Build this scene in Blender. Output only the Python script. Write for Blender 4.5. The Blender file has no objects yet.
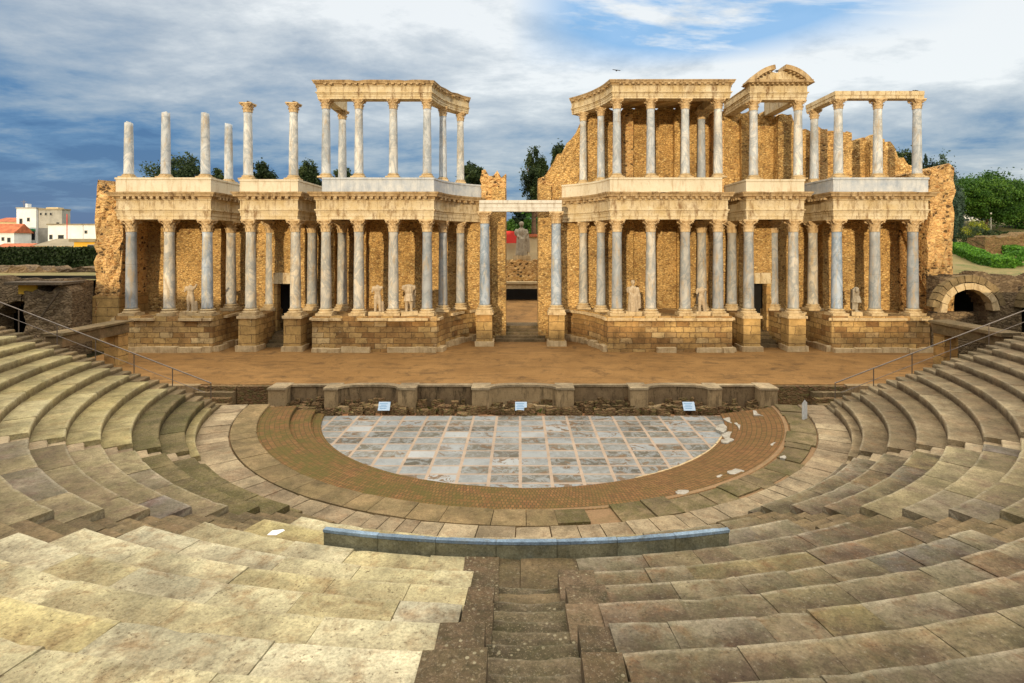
import bpy, math, random
from mathutils import Vector, noise as mnoise
random.seed(7)
R_ = math.radians
scene = bpy.context.scene
COL = scene.collection
PI = math.pi

# ------------------------------------------------------------------ mesh builder
class MB:
    def __init__(s): s.v = []; s.f = []; s.t = []
    def vert(s, p, t=(0.5, 0, 0.5)):
        s.v.append(tuple(p)); s.t.append((t[0], t[1], t[2], 1)); return len(s.v) - 1
    def poly(s, pts, t=(0.5, 0, 0.5)):
        s.f.append([s.vert(p, t) for p in pts])
    def box(s, c, d, rz=0, t=None, j=0, taper=1, tilt=None):
        if t is None: t = (random.random(), 0, random.random())
        ca, sa = math.cos(rz), math.sin(rz); b = len(s.v)
        for dz in (-.5, .5):
            for dx, dy in ((-.5, -.5), (.5, -.5), (.5, .5), (-.5, .5)):
                k = taper if dz > 0 else 1
                x, y, z = dx*d[0]*k, dy*d[1]*k, dz*d[2]
                if tilt: y, z = y*math.cos(tilt)-z*math.sin(tilt), y*math.sin(tilt)+z*math.cos(tilt)
                x, y = x*ca-y*sa, x*sa+y*ca
                s.vert((c[0]+x+random.uniform(-j, j), c[1]+y+random.uniform(-j, j), c[2]+z+random.uniform(-j, j)), t)
        for q in ((3,2,1,0),(4,5,6,7),(0,1,5,4),(1,2,6,5),(2,3,7,6),(3,0,4,7)): s.f.append([b+i for i in q])
    def box2(s, a, b, **k):
        s.box([(a[i]+b[i])/2 for i in range(3)], [abs(b[i]-a[i]) for i in range(3)], **k)
    def prism(s, pts, z0, z1, t=(0.5,0,0.5)):
        n = len(pts); b = len(s.v)
        for x, y in pts: s.vert((x, y, z0), t)
        for x, y in pts: s.vert((x, y, z1), t)
        s.f.append([b+i for i in range(n)][::-1]); s.f.append([b+n+i for i in range(n)])
        for i in range(n):
            k = (i+1) % n; s.f.append([b+i, b+k, b+n+k, b+n+i])
    def lathe(s, prof, c=(0,0,0), n=18, t=(0.5,0,0.5), cap=True, j=0):
        b = len(s.v)
        for r, z in prof:
            for i in range(n):
                a = 2*PI*i/n; rr = r*(1+random.uniform(-j, j))
                s.vert((c[0]+rr*math.cos(a), c[1]+rr*math.sin(a), c[2]+z), t)
        for k in range(len(prof)-1):
            for i in range(n):
                i2 = (i+1) % n
                s.f.append([b+k*n+i, b+k*n+i2, b+(k+1)*n+i2, b+(k+1)*n+i])
        if cap:
            s.f.append([b+i for i in range(n)][::-1]); s.f.append([b+(len(prof)-1)*n+i for i in range(n)])
    def tube(s, a, b, r0, r1=None, n=8, t=(0.5,0,0.5)):
        if r1 is None: r1 = r0
        a, b = Vector(a), Vector(b); d = (b-a).normalized()
        u = d.orthogonal().normalized(); w = d.cross(u); o = len(s.v)
        for p, r in ((a, r0), (b, r1)):
            for i in range(n):
                q = 2*PI*i/n; s.vert(p+u*r*math.cos(q)+w*r*math.sin(q), t)
        for i in range(n):
            k = (i+1) % n; s.f.append([o+i, o+k, o+n+k, o+n+i])
        s.f.append([o+i for i in range(n)][::-1]); s.f.append([o+n+i for i in range(n)])
    def ell(s, c, r, n=12, m=8, t=(0.5,0,0.5), rot=None):
        o = len(s.v)
        for i in range(m+1):
            ph = PI*i/m
            for k in range(n):
                th = 2*PI*k/n
                p = Vector((r[0]*math.sin(ph)*math.cos(th), r[1]*math.sin(ph)*math.sin(th), r[2]*math.cos(ph)))
                if rot: p.rotate(rot)
                s.vert((c[0]+p.x, c[1]+p.y, c[2]+p.z), t)
        for i in range(m):
            for k in range(n):
                k2 = (k+1) % n
                s.f.append([o+i*n+k, o+(i+1)*n+k, o+(i+1)*n+k2, o+i*n+k2])
    def sweep(s, path, prof, var=None, t=(0.5,0,0.5), closed=False):
        """path of (x,y); prof closed polygon of (outward offset, z); outward = right of travel"""
        n = len(path); m = len(prof); o = len(s.v); N = n
        nr = []
        for i in range(n):
            if closed: a, b, c = path[i-1], path[i], path[(i+1) % n]
            else: a, b, c = path[max(i-1, 0)], path[i], path[min(i+1, n-1)]
            def nn(p, q):
                d = Vector((q[0]-p[0], q[1]-p[1]))
                if d.length < 1e-9: return None
                d.normalize(); return Vector((d.y, -d.x))
            n1, n2 = nn(a, b), nn(b, c)
            if n1 is None: n1 = n2
            if n2 is None: n2 = n1
            h = (n1+n2)/2; L = h.length; h = h/(L*L) if L > .3 else n1
            nr.append(h)
        for i in range(n):
            pr = var(i, prof) if var else prof
            for off, z in pr:
                s.vert((path[i][0]+nr[i].x*off, path[i][1]+nr[i].y*off, z), t)
        for i in range(n if closed else n-1):
            i2 = (i+1) % n
            for k in range(m):
                k2 = (k+1) % m
                s.f.append([o+i*m+k, o+i*m+k2, o+i2*m+k2, o+i2*m+k])
        if not closed:
            s.f.append([o+k for k in range(m)][::-1]); s.f.append([o+(n-1)*m+k for k in range(m)])
    def mesh(s, name, mat, smooth=False, recalc=True):
        me = bpy.data.meshes.new(name); me.from_pydata(s.v, [], s.f); me.update()
        at = me.attributes.new('tint', 'FLOAT_COLOR', 'POINT')
        at.data.foreach_set('color', [c for q in s.t for c in q])
        if recalc:
            import bmesh
            bm = bmesh.new(); bm.from_mesh(me); bmesh.ops.recalc_face_normals(bm, faces=bm.faces); bm.to_mesh(me); bm.free()
        if mat: me.materials.append(mat)
        if smooth: me.polygons.foreach_set('use_smooth', [True]*len(me.polygons))
        return me
    def build(s, name, mat, parent=None, smooth=False, recalc=True, loc=None):
        return link(name, s.mesh(name, mat, smooth, recalc), parent, loc)

def link(name, me, parent=None, loc=None):
    o = bpy.data.objects.new(name, me); COL.objects.link(o)
    if parent: o.parent = parent
    if loc: o.location = loc
    return o
def tag(o, label=None, cat=None, group=None, kind=None):
    if label: o['label'] = label
    if cat: o['category'] = cat
    if group: o['group'] = group
    if kind: o['kind'] = kind
    return o
def thing(name, label, cat, group=None, loc=(0,0,0)):
    return tag(link(name, None, None, loc), label, cat, group)
def struct(name, mb, mat, smooth=False):
    return tag(mb.build(name, mat, smooth=smooth), kind='structure')
def nz(x, y=0, z=0): return mnoise.noise(Vector((x, y, z)))

# ------------------------------------------------------------------ materials
class NT:
    def __init__(s, name):
        s.m = bpy.data.materials.new(name); s.m.use_nodes = True
        s.n = s.m.node_tree.nodes; s.l = s.m.node_tree.links; s.n.clear()
        s.out = s.n.new('ShaderNodeOutputMaterial'); s.b = s.n.new('ShaderNodeBsdfPrincipled')
        s.l.new(s.b.outputs[0], s.out.inputs[0])
        s.b.inputs['Roughness'].default_value = .88
        s.b.inputs['Specular IOR Level'].default_value = .25
        g = s.n.new('ShaderNodeNewGeometry'); s.pos = g.outputs['Position']; s.geo = g
    def set(s, k, v):
        if hasattr(v, 'is_linked') or hasattr(v, 'links'): s.l.new(v, s.b.inputs[k])
        else: s.b.inputs[k].default_value = v
    def noise(s, scale, detail=5, rough=.6, vec=None, dist=0, col=False):
        n = s.n.new('ShaderNodeTexNoise'); n.inputs['Scale'].default_value = scale
        n.inputs['Detail'].default_value = detail; n.inputs['Roughness'].default_value = rough; n.inputs['Distortion'].default_value = dist
        s.l.new(vec or s.pos, n.inputs['Vector']); return n.outputs['Color' if col else 'Fac']
    def vor(s, scale, feat='F1', vec=None, out='Distance', rnd=1):
        n = s.n.new('ShaderNodeTexVoronoi'); n.feature = feat; n.inputs['Scale'].default_value = scale
        n.inputs['Randomness'].default_value = rnd
        s.l.new(vec or s.pos, n.inputs['Vector']); return n.outputs[out]
    def ramp(s, fac, stops, interp='LINEAR'):
        n = s.n.new('ShaderNodeValToRGB'); n.color_ramp.interpolation = interp
        e = n.color_ramp.elements
        while len(e) > 1: e.remove(e[-1])
        for i, (p, c) in enumerate(stops):
            if isinstance(c, (int, float)): c = (c, c, c)
            q = e[0] if i == 0 else e.new(p)
            q.position = p; q.color = (c[0], c[1], c[2], 1)
        s.l.new(fac, n.inputs[0]); return n.outputs[0]
    def mix(s, f, a, b, mode='MIX'):
        n = s.n.new('ShaderNodeMix'); n.data_type = 'RGBA'; n.blend_type = mode
        for i, x in ((0, f), (6, a), (7, b)):
            if hasattr(x, 'links'): s.l.new(x, n.inputs[i])
            elif i == 0: n.inputs[0].default_value = x
            else: n.inputs[i].default_value = (x[0], x[1], x[2], 1) if not isinstance(x, (int, float)) else (x, x, x, 1)
        return n.outputs[2]
    def math(s, op, a, b=None, c=None, clamp=False):
        n = s.n.new('ShaderNodeMath'); n.operation = op; n.use_clamp = clamp
        for i, x in enumerate((a, b, c)):
            if x is None: continue
            if hasattr(x, 'links'): s.l.new(x, n.inputs[i])
            else: n.inputs[i].default_value = x
        return n.outputs[0]
    def tint(s):
        a = s.n.new('ShaderNodeAttribute'); a.attribute_name = 'tint'
        q = s.n.new('ShaderNodeSeparateColor'); s.l.new(a.outputs['Color'], q.inputs[0]); return q.outputs
    def xyz(s, v=None):
        q = s.n.new('ShaderNodeSeparateXYZ'); s.l.new(v or s.pos, q.inputs[0]); return q.outputs
    def comb(s, x, y, z):
        q = s.n.new('ShaderNodeCombineXYZ')
        for i, a in enumerate((x, y, z)):
            if hasattr(a, 'links'): s.l.new(a, q.inputs[i])
            else: q.inputs[i].default_value = a
        return q.outputs[0]
    def scalev(s, sc, v=None, loc=(0,0,0)):
        q = s.n.new('ShaderNodeMapping'); q.inputs['Scale'].default_value = sc; q.inputs['Location'].default_value = loc
        s.l.new(v or s.pos, q.inputs[0]); return q.outputs[0]
    def bump(s, h, st=.5, d=.02, prev=None):
        n = s.n.new('ShaderNodeBump'); n.inputs['Strength'].default_value = st; n.inputs['Distance'].default_value = d
        s.l.new(h, n.inputs['Height'])
        if prev: s.l.new(prev, n.inputs['Normal'])
        s.l.new(n.outputs[0], s.b.inputs['Normal']); return n.outputs[0]
    def objrand(s):
        return s.n.new('ShaderNodeObjectInfo').outputs['Random']
    def objco(s):
        return s.n.new('ShaderNodeTexCoord').outputs['Object']

def slab_mat(name, cols, stain=(.2,.11,.06), stain_amt=.4, dirt_shade=(.06,.05,.035), dirt_amt=.5, speck=.5, moss=None, moss_amt=0, edge=0, pit=1, pebble=0):
    m = NT(name); tr, tt, tb = m.tint()
    n = len(cols); base = m.ramp(tr, [(i/(n-1), c) for i, c in enumerate(cols)])
    big = m.noise(.55, 4, .55); base = m.mix(1, base, m.ramp(big, [(.3, .66), (.7, 1.2)]), 'MULTIPLY')
    wp = m.noise(2.2, 6, .7, dist=.6)
    base = m.mix(m.math('MULTIPLY', m.ramp(wp, [(.5, 0), (.68, 1)]), stain_amt), base, stain)
    off = m.comb(m.math('MULTIPLY', tb, 31.7), m.math('MULTIPLY', tr, 17.1), 0)
    va = m.n.new('ShaderNodeVectorMath'); va.operation = 'ADD'; m.l.new(m.pos, va.inputs[0]); m.l.new(off, va.inputs[1])
    st = m.noise(1.1, 5, .65, vec=va.outputs[0], dist=.4)
    base = m.mix(1, base, m.ramp(st, [(.25, .42), (.42, .76), (.55, 1.0), (.75, 1.25)]), 'MULTIPLY')
    if dirt_amt:
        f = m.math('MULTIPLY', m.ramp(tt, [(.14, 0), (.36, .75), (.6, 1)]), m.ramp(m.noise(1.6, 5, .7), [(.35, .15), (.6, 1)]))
        base = m.mix(m.math('MULTIPLY', f, dirt_amt), base, dirt_shade)
    if edge: base = m.mix(m.math('MULTIPLY', m.ramp(tt, [(0, 1), (.05, .9), (.10, 0)]), m.math('MULTIPLY', edge, m.ramp(m.noise(2.3, 5, .7), [(.35, .15), (.6, 1)]))), base, (.54, .48, .35))
    if moss:
        f = m.math('MULTIPLY', m.ramp(m.noise(1.3, 7, .75, dist=.3), [(.42, 0), (.6, 1)]), moss_amt)
        base = m.mix(f, base, m.mix(m.noise(9, 4), moss, [c*.45 for c in moss]))
    base = m.mix(m.math('MULTIPLY', m.ramp(m.math('MULTIPLY', tt, -1), [(.05, 0), (.5, 1)]), m.ramp(m.noise(2.5, 5, .7), [(.3, .5), (.6, .95)])), base, [c*.9 for c in dirt_shade])  # riser faces darken towards the foot: shade and grime painted into the colour
    g1 = m.noise(26, 4, .75); g2 = m.noise(7, 6, .8, dist=.5)
    base = m.mix(1, base, m.ramp(g1, [(.3, .68), (.5, 1), (.7, 1.25)]), 'MULTIPLY')
    base = m.mix(1, base, m.ramp(g2, [(.3, .7), (.5, 1), (.68, 1.18)]), 'MULTIPLY')
    sp = m.noise(17, 5, .8); sp2 = m.noise(5, 6, .75)
    base = m.mix(m.math('MULTIPLY', m.math('MULTIPLY', m.ramp(sp, [(.54, 0), (.64, 1)]), m.ramp(sp2, [(.42, .1), (.6, 1)])), speck), base, [c*.6 for c in dirt_shade])
    base = m.mix(m.math('MULTIPLY', m.ramp(sp, [(.3, 1), (.42, 0)]), speck*.3), base, (.68, .63, .5))
    if pebble:
        pv = m.vor(13); pc = m.n.new('ShaderNodeSeparateColor'); m.l.new(m.vor(13, out='Color'), pc.inputs[0])
        pf = m.math('MULTIPLY', m.ramp(pv, [(.22, 1), (.34, 0)]), m.ramp(pc.outputs[0], [(.62, 0), (.68, 1)]))
        pf = m.math('MULTIPLY', pf, m.ramp(m.noise(1.2, 4, .6), [(.42, .1), (.58, 1)]))
        base = m.mix(m.math('MULTIPLY', pf, pebble), base, (.42, .37, .24))
        base = m.mix(m.math('MULTIPLY', m.ramp(m.noise(34, 3, .6), [(.58, 0), (.64, 1)]), .5), base, (.34, .27, .17))
    m.set('Base Color', base)
    b1 = m.bump(m.noise(11, 7, .75), .8*pit, .03); m.bump(m.noise(60, 3, .7), .5*pit, .01, b1)
    return m.m

def rubble_mat(name, cols, scale=4.2, gap=(.05,.03,.015), gapw=.10, flat=1.7, hole=.6):
    m = NT(name)
    wv = m.noise(1.5, 3, .5, col=True)
    va = m.n.new('ShaderNodeVectorMath'); va.operation = 'MULTIPLY_ADD'
    m.l.new(wv, va.inputs[0]); va.inputs[1].default_value = (.25, .25, .25); m.l.new(m.pos, va.inputs[2])
    v = m.scalev((1, 1, flat), va.outputs[0])
    d = m.vor(scale, 'DISTANCE_TO_EDGE', v); c = m.vor(scale, 'F1', v, 'Color')
    sc = m.n.new('ShaderNodeSeparateColor'); m.l.new(c, sc.inputs[0])
    n = len(cols); base = m.ramp(sc.outputs[0], [(i/(n-1), q) for i, q in enumerate(cols)])
    mort = m.mix(m.noise(3, 4), [x*.75 for x in cols[n//2]], [x*1.05 for x in cols[-1]])
    base = m.mix(m.ramp(d, [(0, 0), (gapw, 1)]), mort, base)
    d2 = m.vor(scale*2.3, 'DISTANCE_TO_EDGE', v); c2 = m.vor(scale*2.3, 'F1', v, 'Color'); s2 = m.n.new('ShaderNodeSeparateColor'); m.l.new(c2, s2.inputs[0])
    small = m.ramp(m.noise(.7, 3, .6), [(.46, 0), (.54, 1)])
    b2 = m.mix(m.ramp(d2, [(0, 0), (gapw*.8, 1)]), mort, m.ramp(s2.outputs[0], [(i/(n-1), q) for i, q in enumerate(cols)]))
    base = m.mix(small, base, b2)
    holes = m.math('MULTIPLY', m.ramp(sc.outputs[1], [(.80, 0), (.84, 1)]), m.ramp(d, [(.06, 0), (.16, 1)]))
    base = m.mix(m.math('MULTIPLY', holes, hole), base, gap)
    sm = m.noise(6, 5, .8); base = m.mix(m.math('MULTIPLY', m.ramp(sm, [(.56, 0), (.66, 1)]), .6), base, gap)
    big = m.noise(.35, 5, .6); base = m.mix(1, base, m.ramp(big, [(.3, .62), (.5, 1.0), (.72, 1.3)]), 'MULTIPLY')
    m.set('Base Color', base)
    h = m.math('SUBTRACT', m.ramp(d, [(0, 0), (.2, 1)]), holes)
    b = m.bump(h, .9, .06); m.bump(m.noise(14, 6, .8), .7, .03, b); return m.m

def ashlar_mat(name, cols, mort=(.10,.06,.03), bw=.95, bh=.42, stain=.4, rot=False):
    m = NT(name); x, y, z = m.xyz()
    u = m.math('ADD', x, m.math('MULTIPLY', y, .83))
    wn = m.n.new('ShaderNodeVectorMath'); wn.operation = 'MULTIPLY_ADD'; m.l.new(m.noise(1.7, 4, .6, col=True), wn.inputs[0]); wn.inputs[1].default_value = (.35, .16, 0); m.l.new(m.comb(u, z, 0), wn.inputs[2])
    v = wn.outputs[0]
    br = m.n.new('ShaderNodeTexBrick'); m.l.new(v, br.inputs['Vector']); br.inputs['Scale'].default_value = 1
    br.inputs['Brick Width'].default_value = bw; br.inputs['Row Height'].default_value = bh
    br.inputs['Mortar Size'].default_value = .022; br.inputs['Mortar Smooth'].default_value = .4; br.inputs['Bias'].default_value = 0
    br.inputs['Color1'].default_value = (0,0,0,1); br.inputs['Color2'].default_value = (1,1,1,1); br.inputs['Mortar'].default_value = (.5,.5,.5,1)
    n = len(cols); base = m.ramp(br.outputs['Color'], [(i/(n-1), q) for i, q in enumerate(cols)])
    base = m.mix(1, base, m.ramp(m.noise(.8, 6, .7), [(.3, .5), (.7, 1.3)]), 'MULTIPLY')
    base = m.mix(m.math('MULTIPLY', m.ramp(m.noise(3, 7, .8, dist=.5), [(.5, 0), (.66, 1)]), stain), base, (.09,.05,.025))
    base = m.mix(m.math('MULTIPLY', m.ramp(m.noise(2.1, 5, .7), [(.62, 0), (.72, 1)]), .55), base, (.55,.45,.3))
    base = m.mix(m.math('MULTIPLY', br.outputs['Fac'], .85), base, mort)
    m.set('Base Color', base)
    b = m.bump(m.math('SUBTRACT', 1, br.outputs['Fac']), .7, .04); m.bump(m.noise(9, 7, .8), .8, .04, b); return m.m

def plain_stone(name, c1, c2, streak=.4, dark=(.12,.07,.03), scale=1.2, rough=.85, joints=0):
    m = NT(name)
    base = m.mix(m.ramp(m.noise(scale, 6, .65), [(.3, 0), (.7, 1)]), c1, c2)
    sv = m.scalev((2.2, 2.2, .5))
    base = m.mix(m.math('MULTIPLY', m.ramp(m.noise(1.4, 6, .75, vec=sv), [(.5, 0), (.68, 1)]), streak), base, dark)
    base = m.mix(m.math('MULTIPLY', m.ramp(m.noise(13, 5, .8), [(.56, 0), (.66, 1)]), streak*.8), base, dark)
    if joints:
        x, y, z = m.xyz(); f = m.math('PINGPONG', m.math('ADD', x, m.math('MULTIPLY', y, .8)), joints/2)
        base = m.mix(m.ramp(f, [(0, .75), (.022, 0)]), base, dark)
    m.set('Base Color', base); m.set('Roughness', rough); m.bump(m.noise(10, 7, .75), .6, .03); return m.m

def marble_shaft(name, a, b, vein, warm):
    m = NT(name); rnd = m.objrand(); oc = m.objco()
    off = m.n.new('ShaderNodeVectorMath'); off.operation = 'ADD'; m.l.new(oc, off.inputs[0])
    m.l.new(m.comb(m.math('MULTIPLY', rnd, 57), m.math('MULTIPLY', rnd, 23), m.math('MULTIPLY', rnd, 91)), off.inputs[1]); v = off.outputs[0]
    base = m.mix(m.ramp(rnd, [(0, 0), (1, 1)]), a, b)
    n1 = m.noise(1.1, 6, .65, vec=m.scalev((1, 1, .55), v), dist=1.6)
    base = m.mix(m.math('MULTIPLY', m.ramp(n1, [(.40, 0), (.5, .9), (.58, 0)]), .75), base, vein)
    n2 = m.noise(.8, 5, .6, vec=m.scalev((1, 1, .6), v)); base = m.mix(1, base, m.ramp(n2, [(.3, .7), (.7, 1.22)]), 'MULTIPLY')
    n3 = m.noise(1.6, 5, .7, vec=m.scalev((2, 2, .45), v)); base = m.mix(m.math('MULTIPLY', m.ramp(n3, [(.52, 0), (.66, 1)]), .6), base, warm)
    base = m.mix(m.math('MULTIPLY', m.ramp(m.noise(9, 5, .8, vec=v), [(.6, 0), (.7, 1)]), .45), base, [c*.3 for c in vein])
    zc = m.xyz(oc)[2]
    for k, (mul, add) in enumerate(((3.1, .7), (1.7, 2.6))):
        q = m.math('ABSOLUTE', m.math('SUBTRACT', zc, m.math('MULTIPLY_ADD', m.math('FRACT', m.math('MULTIPLY', rnd, 7.3+k*5)), mul, add)))
        base = m.mix(m.ramp(q, [(0, .45), (.018, 0)]), base, (.12,.09,.06))
    m.set('Base Color', base); m.set('Roughness', .6); m.bump(m.noise(7, 6, .7, vec=v), .5, .02); return m.m

def simple(name, c, rough=.7, var=.25, scale=3, metal=0):
    m = NT(name); base = m.mix(1, c, m.ramp(m.noise(scale, 5, .65), [(.3, 1-var), (.7, 1+var)]), 'MULTIPLY')
    m.set('Base Color', base); m.set('Roughness', rough); m.set('Metallic', metal); return m.m

def leaf_mat(name, c1, c2, c3=None):
    m = NT(name); tr, tt, tb = m.tint()
    base = m.ramp(tr, [(0, c1), (.6, c2), (1, c3 or [x*1.5 for x in c2])])
    m.set('Base Color', base); m.set('Roughness', .6)
    tl = m.n.new('ShaderNodeBsdfTranslucent'); m.l.new(base, tl.inputs[0])
    mx = m.n.new('ShaderNodeMixShader'); mx.inputs[0].default_value = .25
    m.l.new(m.b.outputs[0], mx.inputs[1]); m.l.new(tl.outputs[0], mx.inputs[2]); m.l.new(mx.outputs[0], m.out.inputs[0])
    return m.m

M = {}
M['cream'] = slab_mat('cream_seat_stone', [(.48,.41,.22),(.54,.485,.31),(.46,.38,.17),(.58,.53,.38),(.50,.44,.25),(.52,.475,.33)], stain=(.24,.13,.05), stain_amt=.6, dirt_shade=(.13,.075,.035), dirt_amt=.35, speck=.95, edge=.2)
M['greybrown'] = slab_mat('weathered_grey_seat_stone', [(.22,.17,.105),(.30,.235,.14),(.19,.145,.10),(.24,.165,.09),(.36,.29,.17),(.20,.17,.14),(.29,.22,.10),(.25,.21,.15)], stain=(.17,.075,.03), stain_amt=.75, dirt_shade=(.055,.034,.022), dirt_amt=.95, speck=.8, moss=(.12,.12,.05), moss_amt=.4, edge=.4)
M['midleft'] = slab_mat('mixed_worn_seat_stone', [(.28,.22,.12),(.37,.30,.17),(.20,.15,.085),(.31,.25,.14),(.18,.15,.14),(.39,.32,.17)], stain=(.13,.065,.05), stain_amt=.6, dirt_shade=(.07,.045,.03), dirt_amt=.4, speck=.7, moss=(.14,.13,.045), moss_amt=.35, edge=.3)
M['wedgeL'] = slab_mat('pale_olive_seat_stone', [(.34,.28,.14),(.42,.355,.18),(.36,.295,.135),(.46,.40,.23)], stain=(.23,.13,.05), stain_amt=.5, dirt_shade=(.11,.075,.035), dirt_amt=.4, speck=.6, moss=(.20,.18,.06), moss_amt=.3, edge=.2)
M['wedgeR'] = slab_mat('brown_seat_stone', [(.24,.178,.10),(.30,.23,.135),(.20,.148,.085),(.33,.26,.155)], stain=(.17,.085,.035), stain_amt=.6, dirt_shade=(.07,.042,.022), dirt_amt=.5, speck=.65, moss=(.14,.12,.05), moss_amt=.25, edge=.25)
M['mossrow'] = slab_mat('moss_covered_seat_stone', [(.17,.13,.06),(.21,.16,.08),(.15,.12,.055)], stain=(.09,.06,.025), stain_amt=.6, dirt_shade=(.045,.035,.015), dirt_amt=.5, speck=1, moss=(.12,.11,.03), moss_amt=.6)
M['stair'] = slab_mat('brown_stair_stone', [(.21,.14,.075),(.27,.19,.10),(.17,.12,.065),(.30,.22,.12)], stain=(.09,.06,.03), stain_amt=.6, dirt_shade=(.055,.04,.022), dirt_amt=.5, speck=.8, moss=(.11,.10,.035), moss_amt=.35)
M['granite'] = slab_mat('dark_pebbly_stone', [(.14,.09,.05),(.20,.135,.08),(.10,.07,.04)], stain=(.045,.04,.018), stain_amt=.8, dirt_shade=(.035,.028,.015), dirt_amt=.3, speck=1, moss=(.09,.08,.03), moss_amt=.45, pit=1.6, pebble=.8)
M['mortarstair'] = slab_mat('mossy_mortar_stair', [(.16,.12,.075),(.20,.15,.09),(.14,.105,.065)], stain=(.05,.045,.018), stain_amt=.6, dirt_shade=(.04,.032,.016), dirt_amt=.7, speck=1, moss=(.085,.08,.028), moss_amt=.55, pit=1.6, pebble=.6, edge=.2)
M['ring'] = slab_mat('pale_ring_slab', [(.33,.25,.15),(.40,.315,.195),(.28,.21,.13),(.44,.35,.22)], stain=(.18,.095,.045), stain_amt=.45, dirt_shade=(.11,.07,.035), dirt_amt=0, speck=.6)
M['ringin'] = slab_mat('brown_ring_slab', [(.28,.195,.095),(.33,.235,.12),(.24,.17,.085),(.29,.215,.105)], stain=(.14,.085,.04), stain_amt=.5, dirt_shade=(.09,.06,.03), dirt_amt=0, speck=.6, moss=(.14,.12,.045), moss_amt=.35)
M['ringmoss'] = slab_mat('mossy_broken_ring_slab', [(.23,.165,.085),(.19,.14,.075),(.27,.20,.11)], stain=(.10,.075,.035), stain_amt=.6, dirt_shade=(.07,.05,.022), dirt_amt=0, speck=.8, moss=(.12,.11,.03), moss_amt=.7)
M['balteus'] = slab_mat('green_grey_parapet_stone', [(.23,.22,.145),(.28,.27,.18),(.24,.215,.135)], stain=(.12,.15,.14), stain_amt=.5, dirt_shade=(.06,.045,.025), dirt_amt=0, speck=.6, moss=(.13,.11,.045), moss_amt=.5)
M['bluetop'] = slab_mat('blue_grey_marble_top', [(.20,.28,.38),(.25,.34,.44)], stain=(.17,.18,.16), stain_amt=.7, dirt_shade=(.1,.1,.1), dirt_amt=0, speck=.3)
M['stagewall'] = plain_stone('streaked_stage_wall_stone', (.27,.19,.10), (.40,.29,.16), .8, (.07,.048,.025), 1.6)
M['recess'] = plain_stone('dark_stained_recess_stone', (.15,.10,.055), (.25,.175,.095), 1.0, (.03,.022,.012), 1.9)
OCH = [(.36,.20,.08),(.62,.39,.14),(.72,.48,.18),(.50,.29,.10),(.78,.56,.25),(.66,.42,.15),(.42,.24,.09)]
M['rubble'] = rubble_mat('ochre_rubble_masonry', OCH, 4.6)
M['rubblebig'] = rubble_mat('coarse_rubble_masonry', [(.34,.16,.06),(.56,.31,.11),(.68,.44,.17),(.44,.22,.08),(.74,.51,.24)], 3.1, gapw=.16, hole=.9)
M['rubbledark'] = rubble_mat('grey_brown_old_masonry', [(.12,.08,.05),(.20,.14,.08),(.26,.19,.11),(.15,.10,.06)], 3.2, gapw=.14)
M['brickrubble'] = rubble_mat('reddish_mossy_rubble', [(.18,.10,.05),(.27,.16,.08),(.16,.14,.05),(.22,.12,.06)], 4.5, gapw=.14, flat=2.4)
M['ashlar'] = ashlar_mat('worn_podium_ashlar', [(.28,.15,.055),(.46,.28,.10),(.55,.37,.15),(.36,.20,.07),(.62,.46,.23)], bw=.85, bh=.37, stain=.75)
M['ashlarpale'] = ashlar_mat('granite_pedestal_blocks', [(.44,.28,.10),(.52,.34,.13),(.40,.23,.08)], bw=1.5, bh=.6, stain=.5)
M['entab'] = plain_stone('ochre_entablature_stone', (.54,.41,.21), (.66,.57,.40), 1.0, (.20,.11,.045), 1.3, joints=2.3)
M['cornice'] = plain_stone('brown_cornice_stone', (.36,.235,.105), (.54,.41,.24), 1.0, (.11,.06,.025), 2.2)
M['creamband'] = plain_stone('cream_restored_band', (.58,.51,.37), (.66,.60,.47), .55, (.33,.20,.08), .9, joints=3.7)
M['bluemarble'] = plain_stone('blue_white_marble_band', (.33,.38,.45), (.60,.60,.58), .6, (.24,.27,.31), 1.4, joints=2.6)
M['whitemarble'] = plain_stone('white_marble', (.56,.54,.48), (.68,.65,.58), .6, (.26,.20,.13), 2)
M['fragment'] = plain_stone('broken_marble', (.30,.27,.22), (.46,.43,.37), .8, (.14,.10,.07), 3)
M['capital'] = plain_stone('golden_capital_stone', (.54,.37,.18), (.68,.53,.32), .7, (.18,.09,.035), 4)
M['base'] = plain_stone('column_base_stone', (.48,.35,.18), (.62,.49,.30), .65, (.19,.11,.05), 3)
M['shaft'] = marble_shaft('blue_grey_marble_shaft', (.31,.33,.35), (.62,.55,.43), (.19,.23,.26), (.42,.29,.14))
M['shaftup'] = marble_shaft('pale_marble_shaft', (.48,.51,.54), (.66,.63,.56), (.24,.29,.34), (.40,.29,.16))
M['shaftblue'] = marble_shaft('veined_blue_marble_shaft', (.34,.41,.50), (.48,.51,.54), (.15,.22,.31), (.50,.40,.22))
M['statue'] = plain_stone('weathered_statue_marble', (.36,.27,.17), (.52,.42,.29), .6, (.13,.085,.05), 5)
M['statuegrey'] = plain_stone('grey_statue_marble', (.26,.22,.16), (.42,.36,.27), .5, (.10,.08,.05), 5)
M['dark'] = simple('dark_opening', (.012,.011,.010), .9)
M['rail'] = simple('bare_rail_metal', (.20,.17,.15), .45, .2, 5, .8)
M['wood'] = simple('weathered_timber', (.10,.075,.05), .8, .4, 8)
M['sign'] = simple('pale_blue_sign_panel', (.45, .58, .74), .35, .04)
M['signink'] = simple('blue_sign_print', (.10,.28,.50), .4, .1)
M['paper'] = simple('white_paper', (.85,.87,.90), .6, .03)
M['white'] = simple('white_render_wall', (.74,.75,.75), .85, .12, .6)
M['greywall'] = simple('stained_grey_render', (.36,.35,.31), .85, .3, .5)
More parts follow.
